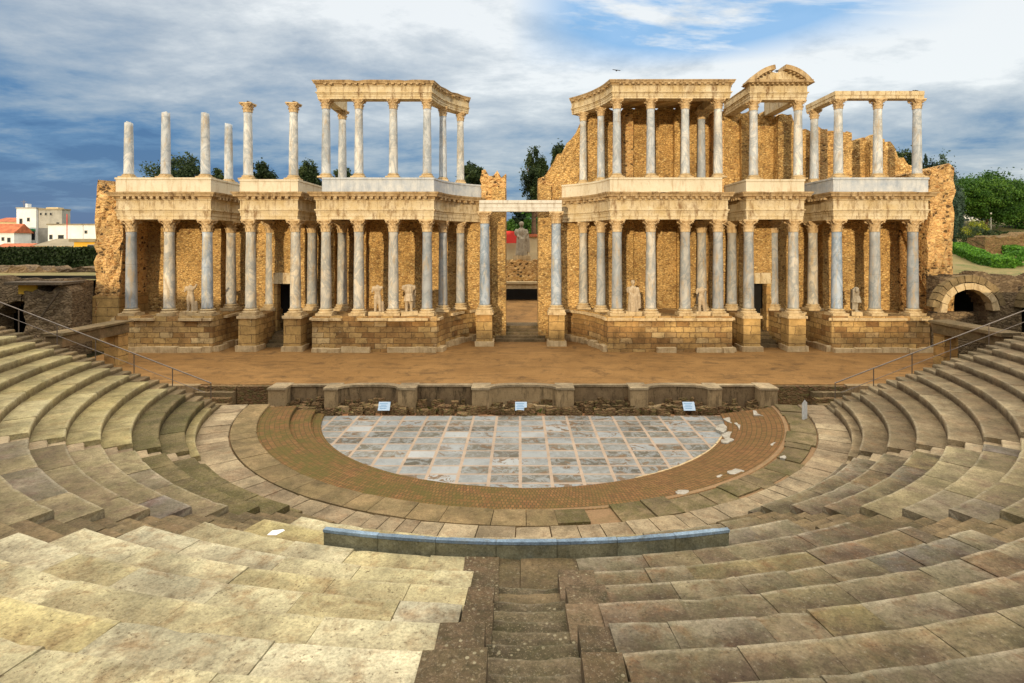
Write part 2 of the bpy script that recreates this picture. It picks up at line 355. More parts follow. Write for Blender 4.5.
M['tile'] = simple('terracotta_roof_tiles', (.42,.13,.06), .8, .4, 1.2)
M['yellow'] = simple('yellow_painted_wall', (.72,.42,.05), .8, .12, .8)
M['creamwall'] = simple('cream_painted_wall', (.62,.50,.30), .8, .15, .8)
M['roofgrey'] = simple('grey_brown_flat_roof', (.26,.22,.15), .85, .25, .8)
M['green'] = simple('green_awning_fabric', (.02,.20,.08), .7, .15)
M['red'] = simple('red_painted_panel', (.65,.05,.04), .6, .1)
M['glass'] = simple('dark_window_glass', (.03,.035,.04), .2, .1)
M['bark'] = simple('brown_bark', (.10,.07,.045), .9, .4, 4)
M['bird'] = simple('dark_feathers', (.03,.03,.035), .7, .2)
M['leafdark'] = leaf_mat('dark_oak_leaves', (.012,.025,.010), (.030,.055,.018), (.07,.10,.03))
M['leafpine'] = leaf_mat('bright_pine_needles', (.015,.045,.008), (.045,.12,.014), (.12,.22,.03))
M['leafblue'] = leaf_mat('grey_green_cypress_leaves', (.02,.04,.03), (.05,.09,.06), (.09,.14,.09))
M['leafhedge'] = leaf_mat('bright_clipped_hedge_leaves', (.03,.10,.01), (.09,.24,.02), (.16,.34,.04))
M['leafbush'] = leaf_mat('yellow_green_bush_leaves', (.12,.16,.02), (.30,.34,.03), (.45,.45,.06))
M['hedgedark'] = leaf_mat('dark_hedge_leaves', (.010,.020,.006), (.022,.042,.012), (.04,.07,.02))

def ground_mat(name, c1, c2, c3, sc=.4, grain=.5, b=.5):
    m = NT(name)
    base = m.mix(m.ramp(m.noise(sc, 6, .6, dist=.5), [(.3, 0), (.7, 1)]), c1, c2)
    base = m.mix(m.math('MULTIPLY', m.ramp(m.noise(sc*2.3, 7, .7, dist=.8), [(.52, 0), (.7, 1)]), grain), base, c3)
    base = m.mix(1, base, m.ramp(m.noise(14, 5, .7), [(.3, .8), (.7, 1.18)]), 'MULTIPLY')
    tr_ = m.noise(1.1, 6, .7, vec=m.scalev((.35, 1.6, 1)), dist=1.2); base = m.mix(m.math('MULTIPLY', m.ramp(tr_, [(.52, 0), (.62, 1)]), grain*.6), base, c3)
    base = m.mix(m.math('MULTIPLY', m.ramp(m.noise(40, 3, .7), [(.6, 0), (.66, 1)]), .5), base, [c*1.5 for c in c2])
    m.set('Base Color', base); m.bump(m.noise(9, 7, .75), b, .03); return m.m
M['sand'] = ground_mat('orange_stage_sand', (.22,.115,.036), (.32,.175,.06), (.10,.055,.022), .45, .9, .6)
M['earth'] = ground_mat('brown_bare_earth', (.20,.12,.06), (.30,.19,.10), (.12,.10,.04), .3, .6)
M['redearth'] = ground_mat('reddish_packed_earth', (.30,.14,.06), (.36,.19,.09), (.18,.10,.05), .8, .5)
M['hill'] = ground_mat('dry_grassy_hillside', (.15,.15,.045), (.27,.20,.09), (.06,.11,.02), .25, .95)
M['field'] = ground_mat('distant_ground', (.14,.13,.06), (.22,.19,.10), (.08,.11,.03), .02, .8)

def brickring_mat():
    m = NT('herringbone_brick_and_grass'); x, y, z = m.xyz()
    dx = m.math('SUBTRACT', x, CX); dy = m.math('SUBTRACT', CY, y)
    th = m.math('ARCTAN2', dx, dy); r = m.math('SQRT', m.math('ADD', m.math('MULTIPLY', dx, dx), m.math('MULTIPLY', dy, dy)))
    v = m.comb(m.math('MULTIPLY', th, 11), r, 0)
    br = m.n.new('ShaderNodeTexBrick'); m.l.new(v, br.inputs['Vector']); br.inputs['Scale'].default_value = 1
    br.inputs['Brick Width'].default_value = .11; br.inputs['Row Height'].default_value = .20; br.inputs['Mortar Size'].default_value = .018
    br.inputs['Color1'].default_value = (.16,.075,.03,1); br.inputs['Color2'].default_value = (.27,.13,.05,1); br.inputs['Mortar'].default_value = (.10,.065,.025,1)
    g = m.ramp(m.noise(1.1, 6, .7), [(.38, 0), (.62, 1)])
    left = m.ramp(m.math('MULTIPLY_ADD', th, -.55, .3), [(0, .35), (.5, 1)])
    base = m.mix(m.math('MULTIPLY', g, m.math('MULTIPLY', left, .85)), br.outputs['Color'], m.mix(m.noise(16, 4), (.065,.065,.012), (.13,.105,.03)))
    base = m.mix(m.math('MULTIPLY', m.ramp(m.noise(2.7, 6, .7), [(.55, 0), (.7, 1)]), .5), base, (.25,.10,.04))
    m.set('Base Color', base); b = m.bump(m.math('SUBTRACT', 1, br.outputs['Fac']), .6, .02); m.bump(m.noise(18, 5, .8), .6, .02, b); return m.m

def mosaic_mat():
    m = NT('opus_sectile_marble_tiles'); x, y, z = m.xyz()
    W, H = 1.13, .78
    gx = m.math('DIVIDE', m.math('SUBTRACT', x, .02), W); gy = m.math('DIVIDE', m.math('SUBTRACT', y, .25), H)
    ix = m.math('FLOOR', gx); iy = m.math('FLOOR', gy)
    fx = m.math('PINGPONG', gx, .5); fy = m.math('PINGPONG', gy, .5)
    wob = m.math('MULTIPLY', m.math('SUBTRACT', m.noise(2.5, 3), .5), .05)
    fx = m.math('ADD', fx, wob); fy = m.math('ADD', fy, wob)
    wn = m.n.new('ShaderNodeTexWhiteNoise'); wn.noise_dimensions = '2D'; m.l.new(m.comb(ix, iy, 0), wn.inputs['Vector'])
    sp = m.n.new('ShaderNodeSeparateColor'); m.l.new(wn.outputs['Color'], sp.inputs[0])
    base = m.ramp(sp.outputs[0], [(0, (.085,.075,.055)), (.25, (.135,.128,.10)), (.5, (.19,.185,.165)), (.8, (.24,.26,.27)), (1, (.38,.39,.39))])
    va = m.n.new('ShaderNodeVectorMath'); va.operation = 'MULTIPLY_ADD'; m.l.new(wn.outputs['Color'], va.inputs[0]); va.inputs[1].default_value = (9, 9, 9); m.l.new(m.pos, va.inputs[2])
    v1 = m.noise(2.0, 7, .75, vec=va.outputs[0], dist=1.5)
    base = m.mix(m.math('MULTIPLY', m.ramp(v1, [(.46, 0), (.56, 1)]), .6), base, (.31,.33,.34))
    brk = m.noise(1.6, 6, .75, vec=va.outputs[0], dist=.8)
    base = m.mix(m.math('MULTIPLY', m.ramp(brk, [(.53, 0), (.57, 1)]), m.ramp(sp.outputs[1], [(.40, 0), (.5, 1)])), base, m.mix(m.noise(7, 4), (.09,.055,.03), (.22,.15,.09)))
    base = m.mix(m.math('MULTIPLY', m.ramp(m.noise(5, 6, .8), [(.58, 0), (.66, 1)]), .5), base, (.07,.06,.05))
    base = m.mix(m.math('LESS_THAN', fy, .075), base, m.mix(m.noise(4, 5), (.30,.22,.16), (.40,.31,.24)))
    base = m.mix(m.math('LESS_THAN', fx, .052), base, m.mix(m.noise(4, 5), (.33,.24,.17), (.44,.34,.26)))
    big = m.noise(.5, 4); base = m.mix(1, base, m.ramp(big, [(.3, .8), (.7, 1.15)]), 'MULTIPLY')
    m.set('Base Color', base); m.set('Roughness', .38); m.b.inputs['Specular IOR Level'].default_value = .5
    m.set('Roughness', m.ramp(m.noise(1.5, 5, .7), [(.35, .42), (.65, .8)]))
    m.bump(m.noise(6, 6, .7), .25, .02); return m.m

# ------------------------------------------------------------------ key numbers (metres). camera stands on the seats at the origin
CX, CY = 0.15, 29.07          # centre of the seating circles
EYE = 8.4
STZ = 1.2                      # stage level
AX = 0.16                      # axis of the stage front
def pol(r, th): return (CX + r*math.sin(th), CY - r*math.cos(th))
M['brickring'] = brickring_mat(); M['mosaic'] = mosaic_mat()

# ------------------------------------------------------------------ seating
def slab(mb, r0, r1, a0, a1, zb, zt, rnd=None, tone=0, seg=.26, lip=.022, dz=0, wob=.012):
    """one stone of a curved row; a0<a1 in radians; nose at r0"""
    if a1 - a0 < .002: return
    n = max(1, int((a1-a0)*r0/seg)); t0 = rnd if rnd is not None else random.random(); b3 = random.random()
    t0 = min(1, max(0, t0+tone)); zt = zt+dz
    h0, h1 = random.uniform(-wob, wob), random.uniform(-wob, wob)*.7
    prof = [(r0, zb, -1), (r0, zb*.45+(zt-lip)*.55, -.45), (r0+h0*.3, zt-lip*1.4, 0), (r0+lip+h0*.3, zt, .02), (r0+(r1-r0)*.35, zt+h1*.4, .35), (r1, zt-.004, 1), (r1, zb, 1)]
    o = len(mb.v); m = len(prof)
    for i in range(n+1):
        a = a0+(a1-a0)*i/n
        q = 0
        chip = random.uniform(.01, .03) if random.random() < .05 else (random.uniform(.008, .022) if i in (0, n) and random.random() < .5 else 0)
        if seg > 1: chip = 0
        for kk, (r, z, t) in enumerate(prof):
            if chip and kk in (2, 3): r = r+chip*.8; z = z-chip*(.7 if kk == 3 else 1.2)
            e = .005*nz(r*2.1, a*r*1.7, z*3)+.004*nz(r*6, a*r*5, z)
            x, y = pol(r + (e if t < .3 else 0), a); mb.vert((x, y, z+(e*.8 if z > zb+.01 else 0)), (t0, t, b3))
    for i in range(n):
        for k in range(m-1):
            mb.f.append([o+i*m+k, o+i*m+k+1, o+(i+1)*m+k+1, o+(i+1)*m+k])
    mb.f.append([o+k for k in range(m)]); mb.f.append([o+n*m+k for k in range(m)][::-1])

def row(mb, r0, r1, a0, a1, zb, zt, L=1.35, gap=.010, **k):
    a = a0
    while a < a1-.001:
        w = L*random.uniform(.65, 1.45)/r0
        e = a+w
        if a1-e < .35*L/r0: e = a1
        slab(mb, r0, r1, a+gap/2/r0, e-gap/2/r0, zb, zt, dz=random.uniform(-.012, .010), **k)
        a = e

R0 = [14.7, 15.04, 15.87, 16.68, 17.53, 18.42, 19.28]; Z0 = [.93, 1.21, 1.52, 1.81, 2.13, 2.41, 2.73]
while R0[-1] < 28.5: R0.append(R0[-1]+.85); Z0.append(Z0[-1]+.30)
RC = [15.0, 15.9, 16.8, 18.15, 19.3, 20.28, 21.2, 22.12, 23.02, 23.88, 24.75, 25.6, 26.45, 27.3, 28.2]
ZC = [.97]+[1.21+.351*(r-15.04) for r in RC[1:]]
A37 = R_(36.87)
def th_axis(r): return math.asin(.97/r)
def th_cout(r): return A37-math.asin(4.5/r)
def th_min(r): return A37-math.asin(3.0/r)
def th_mout(r): return R_(51.3)-.85/r
def th_side(r): return R_(51.3)
def th_end(r): return math.acos(3.35/r)
def th_aditus(r): return math.acos(2.3/r)

def seating_block(label, group, sgn, lo, hi, RR, ZZ, matf, k0=0, L=1.35):
    t = thing('seating_block', label, 'stone seats', group)
    for k in range(k0, len(RR)-1):
        mb = MB(); r0, r1 = RR[k], RR[k+1]
        zb = (ZZ[k-1] if k else .55) - .12
        rr = r0
        a0, a1 = lo((r0+r1)/2), hi((r0+r1)/2)
        if sgn < 0: a0, a1 = -a1, -a0
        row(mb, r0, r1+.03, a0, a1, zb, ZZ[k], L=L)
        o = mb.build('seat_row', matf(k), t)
    return t
G_S = 'wedge blocks of curved stone seats'
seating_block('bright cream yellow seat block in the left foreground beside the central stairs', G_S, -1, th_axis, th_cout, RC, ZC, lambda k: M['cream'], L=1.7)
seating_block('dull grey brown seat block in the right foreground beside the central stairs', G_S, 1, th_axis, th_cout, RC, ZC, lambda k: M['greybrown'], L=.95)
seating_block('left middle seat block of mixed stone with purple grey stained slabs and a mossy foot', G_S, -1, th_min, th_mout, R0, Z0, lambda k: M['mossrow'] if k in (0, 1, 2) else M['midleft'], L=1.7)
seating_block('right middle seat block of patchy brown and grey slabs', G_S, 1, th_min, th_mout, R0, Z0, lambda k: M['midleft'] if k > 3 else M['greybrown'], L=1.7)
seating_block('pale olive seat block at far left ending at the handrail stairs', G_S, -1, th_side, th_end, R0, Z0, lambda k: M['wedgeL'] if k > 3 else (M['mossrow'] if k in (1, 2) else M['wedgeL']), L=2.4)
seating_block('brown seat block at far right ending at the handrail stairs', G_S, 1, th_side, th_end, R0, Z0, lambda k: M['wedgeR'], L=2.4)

def stair_flight(label, group, sgn, lo, hi, RR, ZZ, mat, L=.9, low=.5):
    t = thing('stone_staircase', label, 'staircase', group)
    mb = MB(); prevz = .6
    for k in range(len(RR)-1):
        r0, r1 = RR[k], RR[k+1]; zk = ZZ[k]; zp = ZZ[k-1] if k else .6
        for h in (0, 1):
            ra = r0 + (r1-r0)*.5*h; rb = r0+(r1-r0)*.5*(h+1)
            z = zp + (zk-zp)*(.5 if h == 0 else 1) - .012
            a0, a1 = lo((ra+rb)/2), hi((ra+rb)/2)
            if sgn < 0: a0, a1 = -a1, -a0
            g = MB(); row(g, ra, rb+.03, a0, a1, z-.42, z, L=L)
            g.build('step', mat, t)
    return t
G_T = 'stairways between the seat blocks'
stair_flight('left diagonal stone stairway between the cream foreground seats and the middle block', G_T, -1, lambda r: th_cout(r), th_min, R0, Z0, M['stair'])
stair_flight('right diagonal stone stairway between the grey brown foreground seats and the middle block', G_T, 1, lambda r: th_cout(r), th_min, R0, Z0, M['stair'])
stair_flight('narrow left stairway between the middle block and the pale olive far block', G_T, -1, th_mout, th_side, R0, Z0, M['ring'])
stair_flight('narrow right stairway between the middle block and the brown far block', G_T, 1, th_mout, th_side, R0, Z0, M['ring'])
stair_flight('left end stairway under the left handrail beside the stage', G_T, -1, th_end, th_aditus, R0, Z0, M['stair'])
stair_flight('right end stairway under the right handrail beside the stage', G_T, 1, th_end, th_aditus, R0, Z0, M['wedgeR'])

# central stairs: straight flight with kerb blocks
t = thing('stone_staircase', 'central mossy stairway in the foreground flanked by dark pebbly blocks', 'staircase', G_T)
y0 = lambda r: CY-r
for k in range(3, len(RC)-1):
    r0, r1, zk, zp = RC[k], RC[k+1], ZC[k], ZC[k-1]
    for h in (0, 1):
        ra = r0+(r1-r0)*.5*h; rb = r0+(r1-r0)*.5*(h+1)+.02; z = zp+(zk-zp)*.5*(h+1)-.05
        g = MB(); nseg = 8; rn = (random.random(), 0, random.random()); o = len(g.v)
        N2 = 5
        for i in range(nseg+1):
            x = CX-.56+1.12*i/nseg
            e = .025*nz(x*3, ra*2)-.02*(abs(i-nseg/2) < 2.5)
            for (rr, zz) in ((ra, z-.4), (ra+.02*nz(x*5, ra), z-.04+e), (ra+.05+.02*nz(x*4, ra+4), z+e), (rb, z+e*.6), (rb, z-.4)):
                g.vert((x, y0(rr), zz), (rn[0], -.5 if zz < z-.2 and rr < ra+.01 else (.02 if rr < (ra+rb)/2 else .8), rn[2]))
        for i in range(nseg):
            for q in range(4): g.f.append([o+i*N2+q, o+i*N2+q+1, o+(i+1)*N2+q+1, o+(i+1)*N2+q])
        g.f.append([o+q for q in range(N2)]); g.f.append([o+nseg*N2+q for q in range(N2)])
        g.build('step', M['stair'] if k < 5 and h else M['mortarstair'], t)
    for s in (-1, 1):
        for h in (0, 1):
            w = .44
            if h == 1: continue
            x1 = (.97, 1.20, .95, .97, 1.14)[(k*2+(s > 0)) % 5]; w = x1-(.56 if k % 2 else .50); x0_ = x1-w
            ra = r0+(r1-r0)*.5*h; rb = r1-.015
            g = MB(); g.box2((CX+s*x0_, y0(ra), zp-.3), (CX+s*(x1), y0(rb), zk+(.03 if x1 > 1 else -.015)), j=.02)
            g.build('kerb_block', M['granite'], t)
# stone fill under the first hidden rows in front of the parapet
g = MB(); row(g, 16.8, 18.2, -th_axis(17), th_axis(17), 1.2, 2.0, L=1.2); row(g, 15.9, 16.85, -th_axis(16), th_axis(16), 1.0, 1.5, L=1.2); row(g, 15.0, 15.95, -th_axis(15), th_axis(15), .4, .97, L=1.2)
g.build('landing', M['greybrown'], t)
g = MB(); row(g, 18.12, 19.32, -th_axis(18.7), th_axis(18.7), 1.2, 2.28, L=1.0); g.build('top_landing', M['stair'], t)

# curved parapet
t = thing('curved_parapet', 'low curved parapet wall with blue grey top at the head of the central stairs', 'parapet')
g = MB()
for i in range(7):
    a0 = R_(-13.3+26.5*i/7); a1 = R_(-13.3+26.5*(i+1)/7); slab(g, 17.88, 18.10, a0+.0003, a1-.0003, 1.7, 2.52, lip=.01, wob=.004)
g.build('wall_block', M['balteus'], t)
g = MB()
for i in range(7):
    a0 = R_(-13.35+26.6*i/7); a1 = R_(-13.35+26.6*(i+1)/7); slab(g, 17.96, 18.105, a0+.0003, a1-.0003, 2.523, 2.585, lip=.03, wob=.004)
g.build('coping', M['bluetop'], t)

# upper seating behind the camera (it shades the bowl in the low sun)
t = thing('upper_seating', 'tall rear tiers of the seating bowl behind the viewpoint', 'stone seats')
g = MB()
rr = 28.9; zz = 6.0
while rr < 41:
    a = R_(-88)
    while a < R_(88):
        slab(g, rr, rr+1.0, a, a+R_(8), zz-1.2, zz, seg=2.5); a += R_(8)
    rr += 1.0
    zz += .37 if rr > 31 else 0.02
g.build('seat_row', M['wedgeR'], t)
g = MB(); a = R_(-88)
while a < R_(88): slab(g, rr, rr+1.2, a, a+R_(4), 0, zz+.1, seg=2.5); a += R_(4)
g.build('rim_wall', M['rubbledark'], t)

# low marble fragments / paper on the seats
g = MB(); g.poly([(-4.62,9.93,2.26),(-4.3,9.83,2.27),(-4.05,10.02,2.31),(-4.2,10.12,2.29),(-4.5,10.1,2.27)]); g.poly([(-4.5,9.9,2.27),(-4.32,9.83,2.27),(-4.2,9.95,2.33),(-4.4,10.0,2.31)])
PAPER = g

# ------------------------------------------------------------------ orchestra
def arcpts(r, a0, a1, n=60, cx=CX, cy=CY): return [(cx+r*math.sin(a0+(a1-a0)*i/n), cy-r*math.cos(a0+(a1-a0)*i/n)) for i in range(n+1)]
g = MB()
ae = math.acos((CY-27.55)/9.86)
g.prism(arcpts(9.86, -ae, ae, 70), -.3, 0); struct('orchestra_floor', g, M['mosaic'])
# three low brick steps round it (left half stepped, right half worn)
g = MB()
for (r0, r1, z) in ((9.86, 10.3, .10), (10.3, 11.2, .30), (11.2, 12.5, .50)):
    n = 60; e = R_(82)
    o = len(g.v)
    for i in range(n+1):
        a = -e+2*e*i/n
        k = max(0, min(1, (a-R_(-8))/R_(22)))     # 1 on the right: worn to a slope
        zs = z*(1-k)+k*(.06+.44*((r0-9.86)/2.64)); ze = z*(1-k)+k*(.06+.44*((r1-9.86)/2.64))
        for (r, zz) in ((r0, -.2), (r0, zs-.03*(1-k)), (r0+.04, zs+.01*nz(a*40, r0)), ((r0+r1)/2, (zs+ze)/2+.02*nz(a*30, r1)), (r1+.01, ze)):
            x, y = pol(r, a); g.vert((x, min(y, 27.9), zz))
    for i in range(n):
        for q in range(4): g.f.append([o+i*5+q, o+i*5+q+1, o+(i+1)*5+q+1, o+(i+1)*5+q])
struct('orchestra_brick_steps', g, M['brickring'])
# slab ring: two lanes
tw = thing('slab_walkway', 'curved pale stone slab walkway around the orchestra', 'walkway')
random.seed(11)
e = R_(83)
g = MB(); row(g, 13.54, 14.74, -e, e, .2, .60, L=.72, gap=.03, wob=.004); g.build('outer_lane', M['ring'], tw)
g = MB(); row(g, 12.5, 13.49, -e, R_(4), .2, .60, L=1.05, gap=.02, wob=.004); g.build('inner_lane', M['ringin'], tw)
a = R_(4)
while a < e:
    g = MB()
    w = random.uniform(.6, 1.5)/13
    if random.random() < .97: slab(g, 12.45+random.uniform(-.12, .1), 13.49-random.choice((0, 0, 0, .15, .3)), a, a+w-.004, .2, .55+random.uniform(-.05, .03), wob=.03); g.build('broken_slab', M['ringmoss'], tw)
    a += w
g = MB(); g.prism(arcpts(14.8, -e, e, 60)+arcpts(12.3, e, -e, 60), -.2, .49); g.build('bedding', M['earth'], tw)
# rings incised in slabs
# bowl underlay
g = MB()
prev = None
prof = [(14.6,.3)]+[(r-.0, z-.55) for r, z in zip(R0, Z0)][1:]+[(41, 9.0), (41, -1)]
o = len(g.v); n = 72; m = len(prof)
for i in range(n+1):
    a = R_(-90)+R_(180)*i/n
    for r, z in prof:
        x, y = pol(r, a); g.vert((x, min(y, 26.6), z))
for i in range(n):
    for k in range(m-1): g.f.append([o+i*m+k, o+i*m+k+1, o+(i+1)*m+k+1, o+(i+1)*m+k])
struct('bowl_earth', g, M['earth'])

# loose marble: upright slab and fragments
def frag(label, pts, z, h, mat='fragment', cat='fragment', nm='marble_fragment', group='broken marble pieces lying around the orchestra'):
    g = MB(); n = len(pts); b = len(g.v)
    for x, y in pts: g.vert((x, y, z-.05))
    top = [(x+random.uniform(-.02,.02), y+random.uniform(-.02,.02)) for x, y in pts]
    for x, y in top: g.vert((x, y, z+h*random.uniform(.7, 1.2)))
    g.f.append([b+i for i in range(n)]); g.f.append([b+n+i for i in range(n)])
    for i in range(n): k = (i+1) % n; g.f.append([b+i, b+k, b+n+k, b+n+i])
    return tag(g.build(nm, M[mat]), label, cat, group)
def gp(px, py, z): # picture point on a level surface, used for survey of the flat pieces
    s = (py-245)/(EYE-z); return ((px-519.7)/s, 560/s)
def rag(px, py, rx, ry, n=9, seed=0):
    rs = random.Random(seed); return [(px+rx*rs.uniform(.6, 1.1)*math.cos(6.283*i/n), py+ry*rs.uniform(.6, 1.1)*math.sin(6.283*i/n)) for i in range(n)]
names = ['large white broken marble slab at the far right corner of the tiled floor', 'jagged white marble shard right of the largest broken slab by the tiled floor', 'grey white marble shard nearest the curved edge of the tiled floor', 'small white marble shard at the top of the broken cluster', 'narrow white marble shard at the right side of the broken cluster', 'little pale marble chip left of the broken cluster']
for k, (px, py, rx, ry, z) in enumerate(((732,437,11,5,.05),(744,427,10,6.5,.06),(727,443.5,7,3,.03),(734,421,11,4,.05),(750,434,4,9,.08),(722,430,6,4.5,.03))):
    frag(names[k], [gp(*p, z) for p in rag(px, py, rx, ry, 9, k)], z, .07+.03*(k % 3))
frag('long white marble block behind the broken cluster at the right end of the tiled floor', [gp(*p, .1) for p in ((753,415.5),(765,415),(777,416.5),(781,421),(768,422),(754,420))], .1, .22)
frag('small white marble piece lying on bricks at the right side of the orchestra', [gp(*p, .3) for p in rag(778, 447, 9, 3, 8, 21)], .3, .12)
frag('tiny white chip below the small marble piece on the mossy slabs', [gp(*p, .5) for p in rag(783, 459, 3.5, 1.6, 7, 22)], .5, .08)
frag('flat pinkish marble slab lying on the bricks right of the tiled floor', [gp(*p, .35) for p in rag(734, 474, 10, 3.6, 9, 23)], .35, .10)
frag('larger white slab leaning against the flat pinkish slab on the bricks', [gp(*p, .3) for p in rag(724, 480, 9, 3, 9, 24)], .3, .10)
frag('small pale marble slab lying on the bricks lower right of the tiled floor', [gp(*p, .42) for p in rag(682, 494, 9, 2.6, 9, 25)], .42, .07)
x, y = gp(804, 419, .5)
g = MB()
a0, a1 = R_(24), R_(64)
row(g, 9.75, 9.92, a0, a1, 0, .05, L=.8, gap=.02); tag(g.build('marble_edging', M['base']), 'thin white marble edging along the right curve of the tiled floor', 'edging')
g = MB(); g.prism([(x-.12, y-.25), (x+.14, y-.02), (x+.10, y+.06), (x-.18, y-.17)], .4, 1.25); g.v[-4] = (x-.1, y-.25, 1.45)
tag(g.build('standing_slab', M['bluemarble']), 'upright blue grey marble slab standing at the right end of the walkway', 'stone slab')
PAPER.v = []; PAPER.f = []; PAPER.t = []
for (px, py) in ((267,535),): pass
zz = 2.02
pp = [gp(267,535,zz), gp(276,536,zz), gp(285,533,zz), gp(283,530.5,zz), gp(272,531,zz)]
PAPER.poly([(x, y, zz+h) for (x, y), h in zip(pp, (0,.02,.06,.03,.01))])
# placed on the seat tread it lies on
tag(PAPER.build('paper_sheet', M['paper']), 'crumpled white paper lying on the cream seats at left', 'paper')

# ------------------------------------------------------------------ stage
g = MB(); g.box2((-27.5, 28.95, -.5), (27.8, 45.2, STZ)); struct('stage_floor', g, M['sand'])
g = MB(); g.box2((-30, 25.9, -.6), (-16.6, 28.95, .35)); g.box2((16.9, 25.9, -.6), (30, 28.95, .35))
g.box2((-16.7, 27.0, -.6), (17.0, 28.95, -.06)); struct('passage_floor', g, M['redearth'])
# stage front wall with alternating curved and straight niches
tw = thing('stage_front_wall', 'low stage front wall with alternating curved and rectangular recesses', 'wall')
YF, YB = 28.02, 28.9
def coping(pts, w=.34):
    g = MB(); g.sweep(pts, [(0, STZ-.09), (0, STZ+.035), (-w, STZ+.04), (-w, STZ-.09)], t=(random.random(), 0, .5)); return g
for s in (-1, 1):
    def X(v): return AX+s*v
    for (a, b) in ((1.7, 2.55), (5.4, 6.25), (9.3, 9.95), (11.9, 12.75)):
        g = MB(); g.box2((X(a), YF, -.1), (X(b), YB+.1, STZ-.06), j=.01); g.build('pier', M['stagewall'], tw)
        g = MB(); g.box2((X(a)-s*.04, YF-.05, STZ-.055), (X(b)+s*.04, YB+.2, STZ+.045), j=.012, t=(.9, 0, .5)); g.build('pier_cap', M['ring'], tw)
for (a, b) in ((2.55, 5.4), (9.95, 11.9)):
    for s in (-1, 1):
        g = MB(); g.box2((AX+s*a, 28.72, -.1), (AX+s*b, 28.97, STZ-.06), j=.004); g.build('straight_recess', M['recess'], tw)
        g = MB(); g.box2((AX+s*a, 28.66, STZ-.055), (AX+s*b, 28.99, STZ+.035), j=.008); g.build('coping', M['ring'], tw)
for (c, hw) in ((0, 1.7), (-7.78, 1.55), (7.78, 1.55)):
    pts = []
    for i in range(15):
        u = -1+2*i/14; pts.append((AX+c+u*hw, 28.72-.60*(1-math.sqrt(max(0, 1-abs(u)**2.3*.999)))))
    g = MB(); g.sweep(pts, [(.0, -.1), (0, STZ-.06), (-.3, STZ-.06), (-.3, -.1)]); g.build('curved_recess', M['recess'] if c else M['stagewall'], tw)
    g = MB(); g.sweep(pts, [(.05, STZ-.055), (.05, STZ+.05), (-.36, STZ+.05), (-.36, STZ-.055)]); g.build('coping', M['ring'], tw)
for s in (-1, 1):
    g = MB(); g.box2((AX+s*12.75, 28.6, -.1), (AX+s*14.6, 28.97, STZ-.03), j=.03); g.build('rubble_end', M['brickrubble'], tw)
    g = MB(); g.box2((AX+s*16.6, 28.6, -.1), (AX+s*24.2, 28.97, STZ+.02), j=.01); g.build('end_wall', M['stagewall'], tw)
# low ragged footing in front
random.seed(5)
tw2 = thing('rubble_footing', 'low mossy rubble footing along the foot of the stage front wall', 'rubble')
for sx in range(4):
    g = MB(); x = -12.8+sx*6.4
    for i in range(95):
        xx = x+random.random()*6.4; yy = random.uniform(27.6, 28.7)
        q = random.uniform(.15, .5); g.box((AX+xx, yy, random.uniform(-.02, .12)), (q, q*.6, random.uniform(.2, .5)+max(0, yy-27.9)*.75), rz=random.uniform(-.4, .4), j=.06)
    g.build('rubble', M['brickrubble'], tw2)
for c in (-7.78, 0, 7.78):
    pts = [(AX+c+1.5*u/10, 28.05+.32*math.cos(u/10*PI/2)) for u in range(-10, 11)]
    g = MB(); g.sweep(pts, [(.12, -.1), (.12, .3), (-.12, .32), (-.12, -.1)], var=lambda i, p: [(a, z+.05*nz(i*.7, a*3) if z > 0 else z) for a, z in p]); g.build('inner_curb', M['stagewall'], tw2)
g = MB()
def leafball(g, c, r, n, size, flat=1):
    for _ in range(n):
        d = Vector((random.gauss(0,1), random.gauss(0,1), random.gauss(0,1))).normalized()*(random.random()**.4)
        p = Vector((c[0]+d.x*r[0], c[1]+d.y*r[1], c[2]+d.z*r[2]))
        leaf(g, p, size*random.uniform(.6, 1.4))
def leaf(g, p, sz, tr=None):
    u = Vector((random.gauss(0,1), random.gauss(0,1), random.gauss(0,1))).normalized(); w = u.orthogonal().normalized()
    w.rotate(__import__('mathutils').Quaternion(u, random.random()*6.28)); v = u.cross(w)
    t = (random.random() if tr is None else tr, 0, 0)
    g.f.append([g.vert(p+w*sz, t), g.vert(p+v*sz*.55, t), g.vert(p-w*sz, t), g.vert(p-v*sz*.55, t)])
random.seed(21)
gg = MB()
for x in range(-13, 14):
    for q in range(30):
        p = Vector((AX+x+random.random(), random.uniform(27.75, 28.6), .08+random.random()*.12))
        if nz(p.x*.8, p.y*2) > -.02: leaf(gg, p, random.uniform(.05, .12))
tag(gg.build('weeds', M['leafbush'], recalc=False), 'low weeds growing in the recesses of the stage front wall', 'weeds', kind='stuff')
bpy.data.objects['weeds'].data.materials[0] = leaf_mat('moss_green_weeds', (.05,.06,.01), (.10,.12,.02), (.16,.17,.04))

# brick steps at both ends of the stage front
for s, nm in ((-1, 'left'), (1, 'right')):
    t = thing('brick_steps', 'short reddish brick steps up to the %s end of the stage' % nm, 'steps', 'brick steps at the stage ends')
    for i in range(4):
        g = MB(); z0 = .3+.225*i
        for q in range(4): g.box2((AX+s*(14.65+q*.48), 27.6+i*.33, 0), (AX+s*(14.65+q*.48+.47), 28.97, z0+.2), j=.02)
        g.build('step', M['brickrubble'] if i % 2 else M['stair'], t)

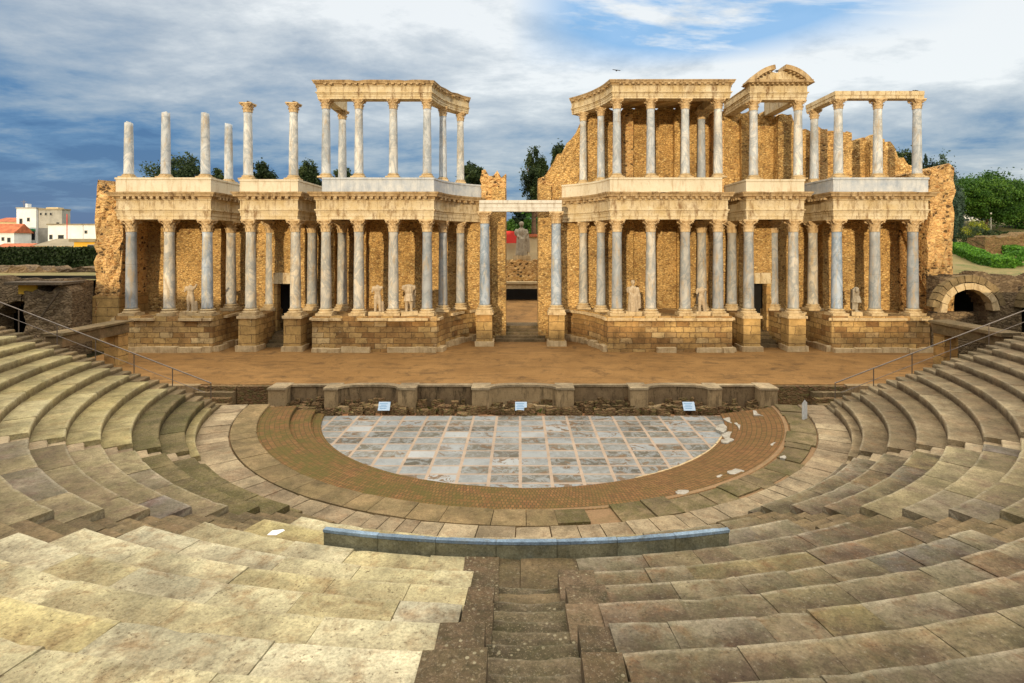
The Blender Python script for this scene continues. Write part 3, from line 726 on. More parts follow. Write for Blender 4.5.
# information panels
for i, (px, nm) in enumerate(((385, 'left'), (521, 'middle'), (688, 'right'))):
    x = (px-519.7)/560*27.9; y = 27.75
    t = thing('information_panel', '%s of the small tilted pale blue information panels before the stage wall' % {'left':'leftmost','middle':'central','right':'rightmost'}[nm], 'sign', 'tilted information panels on the stage footing', (x, y, .05))
    g = MB(); g.box((0, 0, .36), (.58, .03, .44), tilt=-.6, t=(.5,0,.5)); g.build('panel', M['sign'], t)
    g = MB(); 
    for k, w in enumerate((.42, .3, .4, .36)): g.box((-.02, -.022-.0*k, .36+.0), (w, .004, .025), t=(.5,0,.5)); 
    g2 = MB()
    for k, w in enumerate((.40, .28, .38, .33)):
        u = .13-.08*k; cy, sy = math.cos(-.6), math.sin(-.6)
        g2.box((-.04, -u*sy-.019*cy, .36+u*cy-.019*sy), (w, .004, .022), tilt=-.6, t=(.5,0,.5))
    g2.build('printed_text', M['signink'], t)
    for q in (-.2, .2):
        g = MB(); g.tube((q, .04, -.1), (q, .02, .36), .015); g.build('leg', M['rail'], t)

# ------------------------------------------------------------------ column kit
_cache = {}
def shaft_mesh(H, r, mat, broken=False):
    k = (round(H, 2), r, mat, broken)
    if k in _cache and not broken: return _cache[k]
    g = MB(); prof = []
    N = 14
    for i in range(N+1):
        u = i/N; rr = r*(1-.16*u**1.6)
        if i == 0: rr *= 1.09
        if i == N and not broken: rr *= 1.06
        prof.append((rr, H*u if not (i == 1) else H*.02))
    n = 22; o = 0; ph = random.random()*50
    for i, (rr, z) in enumerate(prof):
        for q in range(n):
            a = 2*PI*q/n; e = 1+.018*nz(math.cos(a)*1.5+ph, math.sin(a)*1.5, z*1.4)
            zz = z+(.18*nz(math.cos(a)*1.3+ph, math.sin(a)*1.3, 3) if broken and i == N else 0)
            g.vert((rr*e*math.cos(a), rr*e*math.sin(a), zz))
    for i in range(N):
        for q in range(n): g.f.append([i*n+q, i*n+(q+1) % n, (i+1)*n+(q+1) % n, (i+1)*n+q])
    g.f.append([N*n+q for q in range(n)]); g.f.append([q for q in range(n)][::-1])
    me = g.mesh('shaft', M[mat], smooth=True)
    for p in me.polygons:
        if len(p.vertices) > 4: p.use_smooth = False
    _cache[k] = me; return me
def base_mesh(r, h):
    k = ('b', r, h)
    if k in _cache: return _cache[k]
    g = MB(); pl = h*.36
    g.box((0, 0, pl/2), (r*3.05, r*3.05, pl), j=.015)
    g.lathe([(r*1.42, pl), (r*1.5, pl+h*.07), (r*1.5, pl+h*.17), (r*1.38, pl+h*.24), (r*1.18, pl+h*.30), (r*1.18, pl+h*.38), (r*1.30, pl+h*.43), (r*1.32, pl+h*.52), (r*1.14, pl+h*.60), (r*1.08, h)], n=24)
    _cache[k] = g.mesh('base', M['base']); return _cache[k]
def capital_mesh(r, h):
    k = ('c', r, h)
    if k in _cache: return _cache[k]
    g = MB(); rt = r*.88
    g.lathe([(rt*1.08, 0), (rt*1.12, .04*h), (rt*.98, .08*h), (rt*1.0, .4*h), (rt*1.12, .7*h), (rt*1.42, .88*h)], n=20)
    for tier, (z0, z1, nn, out, ph) in enumerate(((.04, .42, 8, .34, 0), (.30, .68, 8, .46, .5))):
        for i in range(nn):
            a = 2*PI*(i+ph)/nn; ca, sa = math.cos(a), math.sin(a)
            stn = []
            for u in (0, .35, .65, .88, 1.0, 1.02):
                w = rt*.36*(1-.25*u)*(1 if u < .9 else .7); rr = rt*1.04+out*rt*(u**3); z = h*(z0+(z1-z0)*min(1, u*1.12)) - (h*.07 if u > 1 else 0)
                stn.append((rr, z, w))
            prev = None
            for rr, z, w in stn:
                L = [( (rr)*ca - q*w*sa, (rr)*sa + q*w*ca, z) for q in (-1, 0, 1)]
                L[1] = ((rr+.05*rt)*ca, (rr+.05*rt)*sa, z+.01)
                ids = [g.vert(p) for p in L]
                if prev:
                    g.f.append([prev[0], prev[1], ids[1], ids[0]]); g.f.append([prev[1], prev[2], ids[2], ids[1]])
                prev = ids
    for i in range(4):
        a = PI/4+i*PI/2; ca, sa = math.cos(a), math.sin(a)
        g.tube((rt*.9*ca, rt*.9*sa, .55*h), (rt*1.75*ca, rt*1.75*sa, .84*h), rt*.12, rt*.17, 7)
        g.ell((rt*1.78*ca, rt*1.78*sa, .80*h), (rt*.22, rt*.22, h*.085), 8, 6)
    pts = []
    for i in range(4):
        a = PI/4+i*PI/2
        for d in (-.07, .07): pts.append((rt*2.1*math.cos(a+d), rt*2.1*math.sin(a+d)))
        a2 = a+PI/4; pts.append((rt*1.32*math.cos(a2), rt*1.32*math.sin(a2)))
    g.prism(pts, h*.88, h)
    _cache[k] = g.mesh('capital', M['capital']); return _cache[k]

def column(par, x, y, z, H, r=.36, mat='shaft', cap=True, broken=False, bh=.46, ch=.84, tilt=0):
    sh = H-bh-(ch if cap else 0)
    o = link('column', shaft_mesh(sh, r, mat, broken), par, (x, y, z+bh)); o.rotation_euler = (0, tilt, 0)
    b = link('column_base', base_mesh(r, bh), o, (0, 0, -bh))
    b.rotation_euler = (0, 0, 0)
    if cap:
        c = link('capital', capital_mesh(r, ch), o, (0, 0, sh)); c.rotation_euler = (0, 0, random.uniform(-.04, .04))
    return o

def densify(path, step=.45):
    out = [path[0]]
    for a, b in zip(path, path[1:]):
        L = math.hypot(b[0]-a[0], b[1]-a[1]); n = max(1, int(L/step))
        for i in range(1, n+1): out.append((a[0]+(b[0]-a[0])*i/n, a[1]+(b[1]-a[1])*i/n))
    return out
def arcb(p0, p1, p2, n=8):
    return [((1-u)**2*p0[0]+2*u*(1-u)*p1[0]+u*u*p2[0], (1-u)**2*p0[1]+2*u*(1-u)*p1[1]+u*u*p2[1]) for u in [i/n for i in range(n+1)]]

def entablature(par, path, z, scale=1.0, cornice=True, wear=.12, seed=0, mats=('entab', 'cornice'), inner=.4):
    s = scale; cp = .5 if scale < .9 else .85; rs = random.Random(seed)
    P = densify(path)
    A = [(.37, 0), (.37, .22*s), (.40, .225*s), (.40, .45*s), (.43, .455*s), (.43, .56*s), (.50, .60*s), (.50, .68*s), (.41, .70*s), (.41, 1.27*s), (.47, 1.30*s), (.47, 1.36*s), (-inner, 1.36*s), (-inner, 0)]
    jit = [rs.uniform(-.012, .012) for _ in P]
    g = MB(); g.sweep(P, [(a, z+b) for a, b in A], var=lambda i, p: [(a+jit[i] if a > 0 else a, zz) for a, zz in p]); e = g.build('entablature', M[mats[0]], par)
    if not cornice: return e
    C = [(.50, 1.363*s), (.52, 1.50*s), (.42+.36*cp, 1.54*s), (.42+.40*cp, 1.66*s), (.42+.48*cp, 1.74*s), (.42+.52*cp, 1.84*s), (-inner+.02, 1.84*s), (-inner+.02, 1.363*s)]
    miss = [1.0]*len(P)
    for i in range(len(P)):
        if rs.random() < wear: miss[i] = rs.uniform(.55, .85)
        if rs.random() < wear and i: miss[i] = miss[i-1]
    drop = [rs.uniform(0, .09) if rs.random() < wear*1.5 else 0 for _ in P]
    g = MB(); g.sweep(P, [(a, z+b) for a, b in C], var=lambda i, p: [((.5+(a-.5)*miss[i] if a > .52 else a)+jit[i], zz-(drop[i] if k in (5, 6) else 0)) for k, (a, zz) in enumerate(p)])
    g.build('cornice', M[mats[1]], e)
    g = MB()
    for a, b in zip(path, path[1:]):
        L = math.hypot(b[0]-a[0], b[1]-a[1]); n = int(L/.40)
        if n < 1: continue
        d = ((b[0]-a[0])/L, (b[1]-a[1])/L); nrm = (d[1], -d[0]); rz = math.atan2(d[1], d[0])
        for i in range(n):
            u = (i+.5)/n*L
            if rs.random() < wear*.8: continue
            g.box((a[0]+d[0]*u+nrm[0]*(.5+.14*cp), a[1]+d[1]*u+nrm[1]*(.5+.14*cp), z+1.45*s), (.19, .26*cp+.06, .15*s), rz=rz, j=.012)
    if g.f: g.build('modillions', M[mats[1]], e)
    return e
def band(par, path, z0, z1, mat, off=.42, inner=.42, cap=True, nm='parapet_band'):
    g = MB(); rs = random.Random(len(path)*7+int(z0*10)); P = densify(path, .6); j = [rs.uniform(-.01, .01) for _ in P]
    pr = [(off, z0), (off, z1-.14), (off+.05, z1-.12), (off+.05, z1), (-inner, z1), (-inner, z0)] if cap else [(off, z0), (off, z1), (-inner, z1), (-inner, z0)]
    g.sweep(P, pr, var=lambda i, p: [(a+j[i], z) for a, z in p]); return g.build(nm, M[mat], par)

def rubble_wall(x0, x1, y, z0, top, thick=.9, step=.38, amp=.07, back=False, topj=.25, rz=None, seed=1):
    """front face grid facing -Y, jagged top"""
    g = MB(); rs = random.Random(seed); nx = max(2, int((x1-x0)/step)); H = max(top(x0), top(x1), top((x0+x1)/2))
    cols = []
    for i in range(nx+1):
        x = x0+(x1-x0)*i/nx; zt = top(x)+rs.uniform(-topj, topj); nzc = 16; c = []
        for k in range(nzc+1):
            z = z0+(zt-z0)*k/nzc
            xx = x + (rs.uniform(-amp, amp)*1.2 if i in (0, nx) else 0)
            c.append((xx, y+rs.uniform(-amp, amp), z))
        cols.append(c)
    m = nzc+1; b = 0
    for c in cols:
        for p in c: g.vert(p)
    for i in range(nx):
        for k in range(nzc): g.f.append([i*m+k, (i+1)*m+k, (i+1)*m+k+1, i*m+k+1])
    ob = len(g.v)
    for c in cols:
        for p in (c[0], c[-1]): g.vert((p[0], y+thick, p[2]+(rs.uniform(-topj, topj)*.5 if p is c[-1] else 0)))
    for i in range(nx):
        g.f.append([ob+2*i, ob+2*i+1, ob+2*i+3, ob+2*i+2])
        g.f.append([i*m+nzc, (i+1)*m+nzc, ob+2*i+3, ob+2*i+1])
    for i, s in ((0, 1), (nx, -1)):
        for k in range(nzc): pass
        g.f.append([i*m+k for k in range(m)]+[ob+2*i+1, ob+2*i])
    return g

# levels
PZ = 3.6                        # podium top
LCAP = 10.14                    # underside of lower entablature
UB = 12.97                      # foot of upper columns
UCAP = 18.35
YC = 38.35                      # front column line
YW = 42.75                      # back wall face
LH = LCAP-PZ; UH = UCAP-UB

def podium(par, outline, z1=PZ, mat='ashlar', seed=0, base_h=.42, cornice_gaps=.25):
    """outline: open path, outward = right; solid fill to the back wall"""
    rs = random.Random(seed); P = densify(outline, .5)
    g = MB(); g.sweep(P, [(0, STZ-.1), (0, z1), (-1.2, z1), (-1.2, STZ-.1)]); g.build('podium', M[mat], par)
    g = MB(); poly = list(outline)
    mx = sum(p[0] for p in poly)/len(poly); g.prism([(mx+(x-mx)*.97, y+.35) for x, y in poly], z1-.3, z1-.02); g.build('podium_top', M['ashlar'], par)
    # footing: low projecting white stones, broken
    i = 0; gb = MB(); gc = MB()
    for a, b in zip(outline, outline[1:]):
        L = math.hypot(b[0]-a[0], b[1]-a[1])
        if L < .2: continue
        d = ((b[0]-a[0])/L, (b[1]-a[1])/L); nr = (d[1], -d[0]); rz = math.atan2(d[1], d[0]); u = 0
        while u < L-.05:
            w = min(rs.uniform(.7, 1.9), L-u); c = (a[0]+d[0]*(u+w/2), a[1]+d[1]*(u+w/2))
            if rs.random() > .14:
                gb = MB()
                pj = rs.uniform(.25, .45); hh = base_h*rs.uniform(.7, 1.1)
                gb.box((c[0]+nr[0]*(pj/2-.1), c[1]+nr[1]*(pj/2-.1), STZ-.1+hh/2), (w-.02, pj+.2, hh+.1), rz=rz, j=.035); gb.build('footing_block', M['base'], par)
            if rs.random() > cornice_gaps:
                gc = MB()
                pj = rs.uniform(.16, .28)
                gc.box((c[0]+nr[0]*(pj/2-.1), c[1]+nr[1]*(pj/2-.1), z1-.20), (w-.03, pj+.2, .17), rz=rz, j=.02); gc.build('cornice_block', M['base'], par)
            u += w

def pedestal(par, x, y, w=1.15, z1=PZ, back=None):
    g = MB(); g.box2((x-w/2, y-w/2, STZ-.1), (x+w/2, y+w/2, z1-.18), j=.012); g.build('pedestal', M['ashlarpale'], par)
    g = MB(); g.box2((x-w/2-.14, y-w/2-.14, STZ-.08), (x+w/2+.14, y+w/2+.1, STZ+.36), j=.04); g.build('pedestal_foot', M['base'], par)
    g = MB(); g.box2((x-w/2-.09, y-w/2-.09, z1-.17), (x+w/2+.09, y+w/2+.09, z1+.0), j=.012)
    g.build('pedestal_cap', M['base'], par)
    if back:
        g = MB(); g.box2((x-w/2+.06, y+w/2, STZ-.1), (x+w/2-.06, back, z1-.04), j=.02); g.build('side_podium', M['ashlar'], par)

G_P = 'column pavilions of the stage building'
def slabfill(par, pts, z0, z1, mat='ashlar', nm='ceiling_slab'):
    g = MB(); g.prism(pts, z0, z1); return g.build(nm, M[mat], par)

def end_pavilion(s, label, cols_up):
    random.seed(31 if s < 0 else 32)
    X = lambda v: AX+s*v
    xs = [21.55, 24.15, 26.75]
    t = thing('end_pavilion', label, 'pavilion', G_P)
    po = [(20.85, YW), (20.85, YC-.62), (27.5, YC-.62), (27.5, YW)]
    path = [(X(a), b) for a, b in po]
    if s < 0: path = path[::-1]
    podium(t, path, seed=3+s)
    a_, b_ = sorted((X(22.3), X(28.3)))
    rubble_wall(a_, b_, 41.45, PZ-.3, lambda x: 11.2, thick=1.2, seed=66+s, topj=.02, amp=.05).build('rear_wall', M['rubble'], t)
    for v in xs: column(t, X(v), YC, PZ, LH, mat=('shaftblue' if v == 21.55 else 'shaft'))
    column(t, X(21.5), 41.4, PZ, LH)
    en = [(21.5, YW+.1), (21.5, YC), (27.1, YC), (27.1, YW)]
    path = [(X(a), b) for a, b in en]
    if s < 0: path = path[::-1]
    entablature(t, path, LCAP, seed=5+s, wear=.14)
    q = [(X(21.2), YC), (X(27.3), YC), (X(27.3), YW+.3), (X(21.2), YW+.3)]
    slabfill(t, q, LCAP+1.0, LCAP+1.3)
    path = [(X(a), b) for a, b in ([(21.5, YW), (21.5, YC), (27.1, YC), (27.1, YW-1)])]
    if s < 0: path = path[::-1]
    band(t, path, LCAP+1.845, UB, 'creamband' if s < 0 else 'bluemarble')
    for (v, y, H, cap) in cols_up:
        column(t, X(v), y, UB, H, r=.30, mat='shaftup', cap=cap, broken=not cap, bh=.30 if cap else .26, ch=.66, tilt=random.uniform(-.006, .006))
    return t, X
tA, XA = end_pavilion(-1, 'leftmost pavilion of the stage building with four broken bare columns on its upper level', [(26.93, YC, 3.78, False), (24.4, YC, 4.46, False), (21.68, YC, 4.46, False), (21.62, 41.3, 4.3, False)])
tD, XD = end_pavilion(1, 'rightmost pavilion of the stage building with upper columns carrying a plain beam', [(21.65, YC, UH, True), (24.35, YC, UH, True), (27.05, YC, UH, True), (21.6, 41.4, UH, True)])
g = MB(); g.sweep(densify([(XD(21.6), 41.9), (XD(21.6), YC), (XD(27.3), YC)], .6), [(.33, UCAP), (.33, UCAP+.22), (.37, UCAP+.23), (.37, UCAP+.5), (-.33, UCAP+.5), (-.33, UCAP)])
g.build('architrave', M['entab'], tD)

def door_pavilion(s, label, full):
    random.seed(41 if s < 0 else 42)
    X = lambda v: AX+s*v
    t = thing('door_pavilion', label, 'pavilion', G_P)
    for v in (15.55, 18.62):
        pedestal(t, X(v), YC+.1, back=YW)
        column(t, X(v), YC+.1, PZ, LH); column(t, X(v), 41.5, PZ, LH)
    for i in range(4):
        g = MB(); g.box2((X(16.2), 39.3+.48*i, STZ-.1), (X(17.98), YW+.3, STZ+.22*(i+1)), j=.03); g.build('door_step', M['stair'], t)
    YDW = 41.25
    a_, b_ = sorted((X(16.85), X(18.0))); c_, d_ = sorted((X(16.0), X(18.4)))
    for (p, q_, zb_) in ((c_, a_, STZ), (b_, d_, STZ), (a_, b_, 5.75)):
        rubble_wall(p, q_, YDW, zb_, lambda x: 11.2, thick=.6, seed=int(abs(p)*10), topj=.02, amp=.03, step=.3).build('door_wall', M['rubble'], t)
    g = MB(); g.box2((a_-.3, YDW-.12, 5.55), (b_+.3, YDW+.25, 6.35), j=.015); g.build('door_lintel', M['entab'], t)
    for q_ in (a_-.1, b_+.1):
        g = MB(); g.box2((q_-.13, YDW-.1, STZ+.9), (q_+.13, YDW+.3, 5.54), j=.01); g.build('door_jamb', M['ashlarpale'], t)
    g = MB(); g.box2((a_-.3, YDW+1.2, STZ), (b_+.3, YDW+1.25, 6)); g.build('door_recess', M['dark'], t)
    en = [(15.6, YW), (15.6, YC), (18.7, YC), (18.7, YW)]
    path = [(X(a), b) for a, b in en]
    if s > 0: pass
    path = path if s > 0 else path[::-1]
    entablature(t, path, LCAP, seed=9+s, wear=.1)
    slabfill(t, [(X(15.3), YC), (X(19), YC), (X(19), YW+.3), (X(15.3), YW+.3)], LCAP+1.0, LCAP+1.3)
    band(t, path, LCAP+1.845, UB-.12, 'creamband')
    if not full:
        for v in (15.65, 18.76): column(t, X(v), YC, UB-.12, 5.25, r=.31, mat='shaftup', bh=.3, ch=.64, tilt=random.uniform(-.005, .005))
    else:
        for v in (15.85, 18.9): column(t, X(v), YC, UB-.12, 5.4, r=.30, mat='shaftup', bh=.3, ch=.66)
        z = UB-.12+5.4
        path = [(X(a), b) for a, b in [(15.85, YW), (15.85, YC), (18.9, YC), (18.9, YW)]]
        entablature(t, path, z, scale=.74, seed=2, cornice=False)
        z1 = z+1.36*.74
        # broken segmental pediment
        xc = X(17.37); g = MB(); rad = 2.55; zc = z1-1.35
        def arcseg(a0, a1, r0, r1, y0, y1, n=10):
            o = len(g.v)
            for i in range(n+1):
                a = a0+(a1-a0)*i/n
                for r in (r0, r1):
                    for y in (y0, y1): g.vert((xc+r*math.cos(a), y, max(z1+.05, zc+r*math.sin(a))))
            for i in range(n):
                q = o+4*i; p = q+4
                for a_, b_, c_, d_ in ((0,1,5,4),(2,6,7,3),(0,4,6,2),(1,3,7,5)): g.f.append([q+a_, q+b_, q+c_, q+d_])
            g.f.append([o, o+2, o+3, o+1]); g.f.append([o+4*n, o+4*n+1, o+4*n+3, o+4*n+2])
        arcseg(R_(30), R_(83), 2.32, 2.62, YC-.85, YC+.3); arcseg(R_(150), R_(99), 2.32, 2.62, YC-.85, YC+.3)
        g.sweep([(xc-2.15, YC), (xc+2.15, YC)], [(.5, z1), (.85, z1+.08), (.88, z1+.24), (-.3, z1+.24), (-.3, z1)])
        g.build('pediment_cornice', M['cornice'], t)
        g = MB(); pts = [(xc+2.3*math.cos(a), zc+2.3*math.sin(a)-(.12 if 84 < math.degrees(a) < 98 else 0)) for a in [R_(36+6*i) for i in range(19)]]
        o = len(g.v)
        for y in (YC-.42, YC+.25):
            for x, zq in pts: g.vert((x, y, zq))
            g.vert((pts[-1][0], y, z1)); g.vert((pts[0][0], y, z1))
        n = len(pts)+2
        g.f.append(list(range(n))); g.f.append(list(range(n, 2*n))[::-1])
        for i in range(n): g.f.append([i, (i+1) % n, n+(i+1) % n, n+i])
        g.build('pediment', M['entab'], t)
        g = MB()
        for i in range(12): g.box((xc-1.85+.335*i, YC-.62, z1+.02), (.15, .22, .10))
        for a in list(range(38, 76, 7))+list(range(108, 146, 7)):
            g.box((xc+2.3*math.cos(R_(a)), YC-.6, zc+2.27*math.sin(R_(a))), (.14, .25, .12))
        g.build('dentils', M['cornice'], t)
    return t
tB = door_pavilion(-1, 'left doorway pavilion with two free standing capital topped columns above', False)
tE = door_pavilion(1, 'right doorway pavilion topped by a broken curved pediment', True)

def wide_pavilion(s, label):
    random.seed(51 if s < 0 else 52)
    X = lambda v: AX+s*v
    t = thing('wide_pavilion', label, 'pavilion', G_P)
    curve = arcb((5.75, YC-.62), (5.25, 41.6), (2.9, YW+.5), 8)
    po = [(x, y) for x, y in curve[::-1]]+[(14.15, YC-.62), (14.15, YW)]
    path = [(X(a), b) for a, b in po]
    if s < 0: path = path[::-1]
    podium(t, path, seed=13+s, cornice_gaps=.3 if s < 0 else .06, base_h=.45)
    for v in (6.5, 8.81, 11.17, 13.42): column(t, X(v), YC, PZ, LH)
    column(t, X(5.72), 40.55, PZ, LH, r=.33); column(t, X(4.62), 42.15, PZ, LH, r=.33)
    column(t, X(13.25), 41.3, PZ, LH)
    cc = arcb((6.3, YC), (5.85, 41.2), (3.3, 43.0), 8)
    en = cc[::-1]+[(13.55, YC), (13.55, YW)]
    path = [(X(a), b) for a, b in en]; path = path if s > 0 else path[::-1]
    entablature(t, path, LCAP, seed=15+s, wear=.06)
    fl = [(X(a), b) for a, b in cc]+[(X(2.6), YW+.6), (X(13.9), YW+.6), (X(13.9), YC)]
    slabfill(t, fl, LCAP+1.0, LCAP+1.3)
    band(t, path[:-1] if s > 0 else path[1:], LCAP+1.845, UB, 'bluemarble' if s < 0 else 'creamband')
    for v in (6.5, 8.81, 11.17, 13.42): column(t, X(v), YC, UB, UH, r=.30, mat='shaftup', bh=.3, ch=.66)
    column(t, X(5.72), 40.55, UB, UH, r=.28, mat='shaftup', bh=.3, ch=.64); column(t, X(4.62), 42.15, UB, UH, r=.28, mat='shaftup', bh=.3, ch=.64)
    column(t, X(13.3), 41.5, UB, UH, r=.30, mat='shaftup', bh=.3, ch=.66)
    if s < 0:
        cu = arcb((6.45, YC), (6.0, 41.0), (4.3, 42.6), 6); en = cu[::-1]+[(13.5, YC), (13.5, 42.0)]
        path = [(X(a), b) for a, b in en][::-1]
        entablature(t, path, UCAP-.04, scale=.66, seed=18, wear=.42)
    else:
        cu = arcb((6.45, YC), (6.0, 41.0), (4.1, 43.0), 8); en = cu[::-1]+[(13.75, YC), (13.75, YW)]
        entablature(t, [(X(a), b) for a, b in en], UCAP, scale=.66, seed=19, wear=.03)
        slabfill(t, [(X(a), b) for a, b in cu]+[(X(4.1), YW+.3), (X(13.6), YW+.3), (X(13.6), YC)], UCAP+.55, UCAP+.78)
    return t
tC = wide_pavilion(-1, 'left wide pavilion with its upper colonnade open to the sky')
tF = wide_pavilion(1, 'right wide pavilion with its upper colonnade backed by the tall rubble wall')

# back walls
tWL = thing('back_wall', 'ochre rubble back wall behind the left pavilions', 'wall', 'rubble back walls of the stage building')
flat = lambda z: (lambda x: z)
rubble_wall(AX-27.6, AX-1.35, YW, STZ-.1, flat(11.3), seed=70, topj=.05, amp=.04).build('wall', M['rubble'], tWL)
tWR = thing('back_wall', 'tall jagged ochre rubble back wall behind the right pavilions', 'wall', 'rubble back walls of the stage building')
rubble_wall(AX+1.35, AX+27.9, YW, STZ-.1, flat(11.3), seed=80, topj=.05, amp=.04).build('wall', M['rubble'], tWR)
# upper jagged wall, right half (stands on the lower wall)
def topR(x):
    pts = [(1.4, 12.6), (1.9, 13.7), (2.6, 14.9), (3.4, 15.8), (4.2, 17.1), (5.2, 18.4), (7, 18.8), (14, 18.8), (15.5, 18.6), (20.6, 18.4), (21.2, 17.4), (22, 17.0), (24.5, 17.0), (25.2, 16.6), (27.6, 16.6), (28.3, 16.3), (29.1, 15.0), (29.9, 14.6), (30.8, 13.4)]
    for (a, b), (c, d) in zip(pts, pts[1:]):
        if a <= x <= c: return b+(d-b)*(x-a)/(c-a)
    return pts[-1][1] if x > 5 else pts[0][1]
g = rubble_wall(AX+1.35, AX+30.2, YW+.02, 11.25, topR, seed=90, topj=.28, amp=.06, step=.34); g.build('upper_wall', M['rubble'], tWR)
for i, (a, b, d, zt) in enumerate(((7.6, 8.4, .55, 18.3), (9.6, 10.2, .5, 18.3), (11.5, 12.2, .6, 18.3), (14.3, 15.1, .9, 18.2), (16.6, 17.4, .45, 17.9), (19.2, 20.2, .9, 18.0), (22.2, 22.9, .8, 17.2), (24.0, 24.7, .8, 16.8), (26.2, 27.2, .7, 16.4))):
    g = rubble_wall(AX+a, AX+b, YW-d, 11.5, flat(zt), thick=d, seed=100+i, topj=.2, amp=.04, step=.3); g.build('buttress', M['rubble' if i % 3 else 'rubblebig'], tWR)
# lower pilasters on both walls
for s, par in ((-1, tWL), (1, tWR)):
    for i, v in enumerate((8.0, 10.2, 12.2, 14.6, 19.6, 22.7, 25.4)):
        x = AX+s*v; g = rubble_wall(x-.42, x+.42, YW-.45, PZ-.4, flat(11.2), thick=.5, seed=120+i+s, topj=.02, amp=.03, step=.3); g.build('pilaster', M['rubble'], par)
    # splayed wall closing the curved niche and the jamb of the royal door
    pts = arcb((6.6, YW), (4.6, YW+.1), (1.9, YW+.9), 5); P = [(AX+s*a, b) for a, b in pts]
    if s < 0: P = P[::-1]
    g = MB(); g.box2((AX+s*1.22, YW-.5, STZ), (AX+s*2.25, YW+2.2, 12.9 if s > 0 else 12.75), j=.05); g.build('door_pier', M['rubble'], par)
g = rubble_wall(AX-3.1, AX-1.25, YW-.2, 11.3, lambda x: 13.9+.5*nz(x*2), thick=1.6, seed=77, topj=.3, amp=.08, step=.3); g.build('broken_pier', M['rubblebig'], tWL)
g = rubble_wall(AX+1.3, AX+2.3, YW-.1, 11.3, lambda x: 13.3+.4*nz(x*2), thick=1.6, seed=78, topj=.3, amp=.08, step=.3); g.build('broken_pier', M['rubblebig'], tWR)

# rough end piers
for s, z, nm, w in ((-1, 12.5, 'left', (27.62, 29.3)), (1, 13.7, 'right', (27.95, 29.6))):
    t = thing('masonry_pier', 'rough rubble masonry pier closing the %s end of the stage building' % nm, 'pier', 'rough end piers of the stage building')
    a, b = sorted((AX+s*w[0], AX+s*w[1]))
    g = rubble_wall(a, b, YC+.1, 3.2 if s < 0 else STZ, lambda x: z+.35*nz(x*2.3), thick=(3.4 if s < 0 else 4.9), seed=200+s, amp=.17, step=.24, topj=.35); g.build('rubble_core', M['rubblebig'], t)
    if s < 0:
        g = MB(); g.box2((a-.1, YC, STZ-.1), (b, YC+3.3, 4.9), j=.03); g.build('facing', M['ashlarpale'], t)

# royal door: two tall columns with a marble lintel
t = thing('central_doorway', 'central doorway of two tall veined columns under a white marble lintel', 'doorway')
YD = 40.4
for s in (-1, 1):
    x = AX+s*2.58-.1
    pedestal(t, x, YD, w=1.1, z1=PZ, back=YW-.4)
    column(t, x, YD, PZ, 7.2, r=.38, mat='shaftblue', bh=.5, ch=.85)
g = MB(); zl = PZ+7.2
g.sweep(densify([(AX-3.05, YD), (AX+2.85, YD)], .8), [(.36, zl), (.36, zl+.26), (.39, zl+.27), (.39, zl+.52), (.46, zl+.60), (.46, zl+.8), (-.4, zl+.8), (-.4, zl)]); g.build('lintel', M['whitemarble'], t)
for i in range(5):
    g = MB(); g.box2((AX-1.95, 41.6+.42*i, STZ-.1), (AX+1.75, YW+2.5, STZ+.19*(i+1)), j=.015); g.build('door_step', M['stair'], t)

# ------------------------------------------------------------------ statues
def remesh(g, name, mat, vox=.035, noise_amp=.0):
    me = g.mesh(name, mat, recalc=False); o = bpy.data.objects.new('tmp', me); COL.objects.link(o)
    md = o.modifiers.new('r', 'REMESH'); md.mode = 'VOXEL'; md.voxel_size = vox
    sm = o.modifiers.new('s', 'SMOOTH'); sm.factor = .5; sm.iterations = 2
    dg = bpy.context.evaluated_depsgraph_get(); dg.update()
    m2 = bpy.data.meshes.new_from_object(o.evaluated_get(dg)); m2.name = name
    bpy.data.objects.remove(o)
    if noise_amp:
        for v in m2.vertices:
            c = v.co; a = math.atan2(c.y, c.x)
            v.co += v.normal*noise_amp*(math.sin(a*9+c.z*3)+.6*nz(c.x*6, c.y*6, c.z*6))
    m2.materials.clear(); m2.materials.append(mat)
    m2.polygons.foreach_set('use_smooth', [True]*len(m2.polygons)); return m2

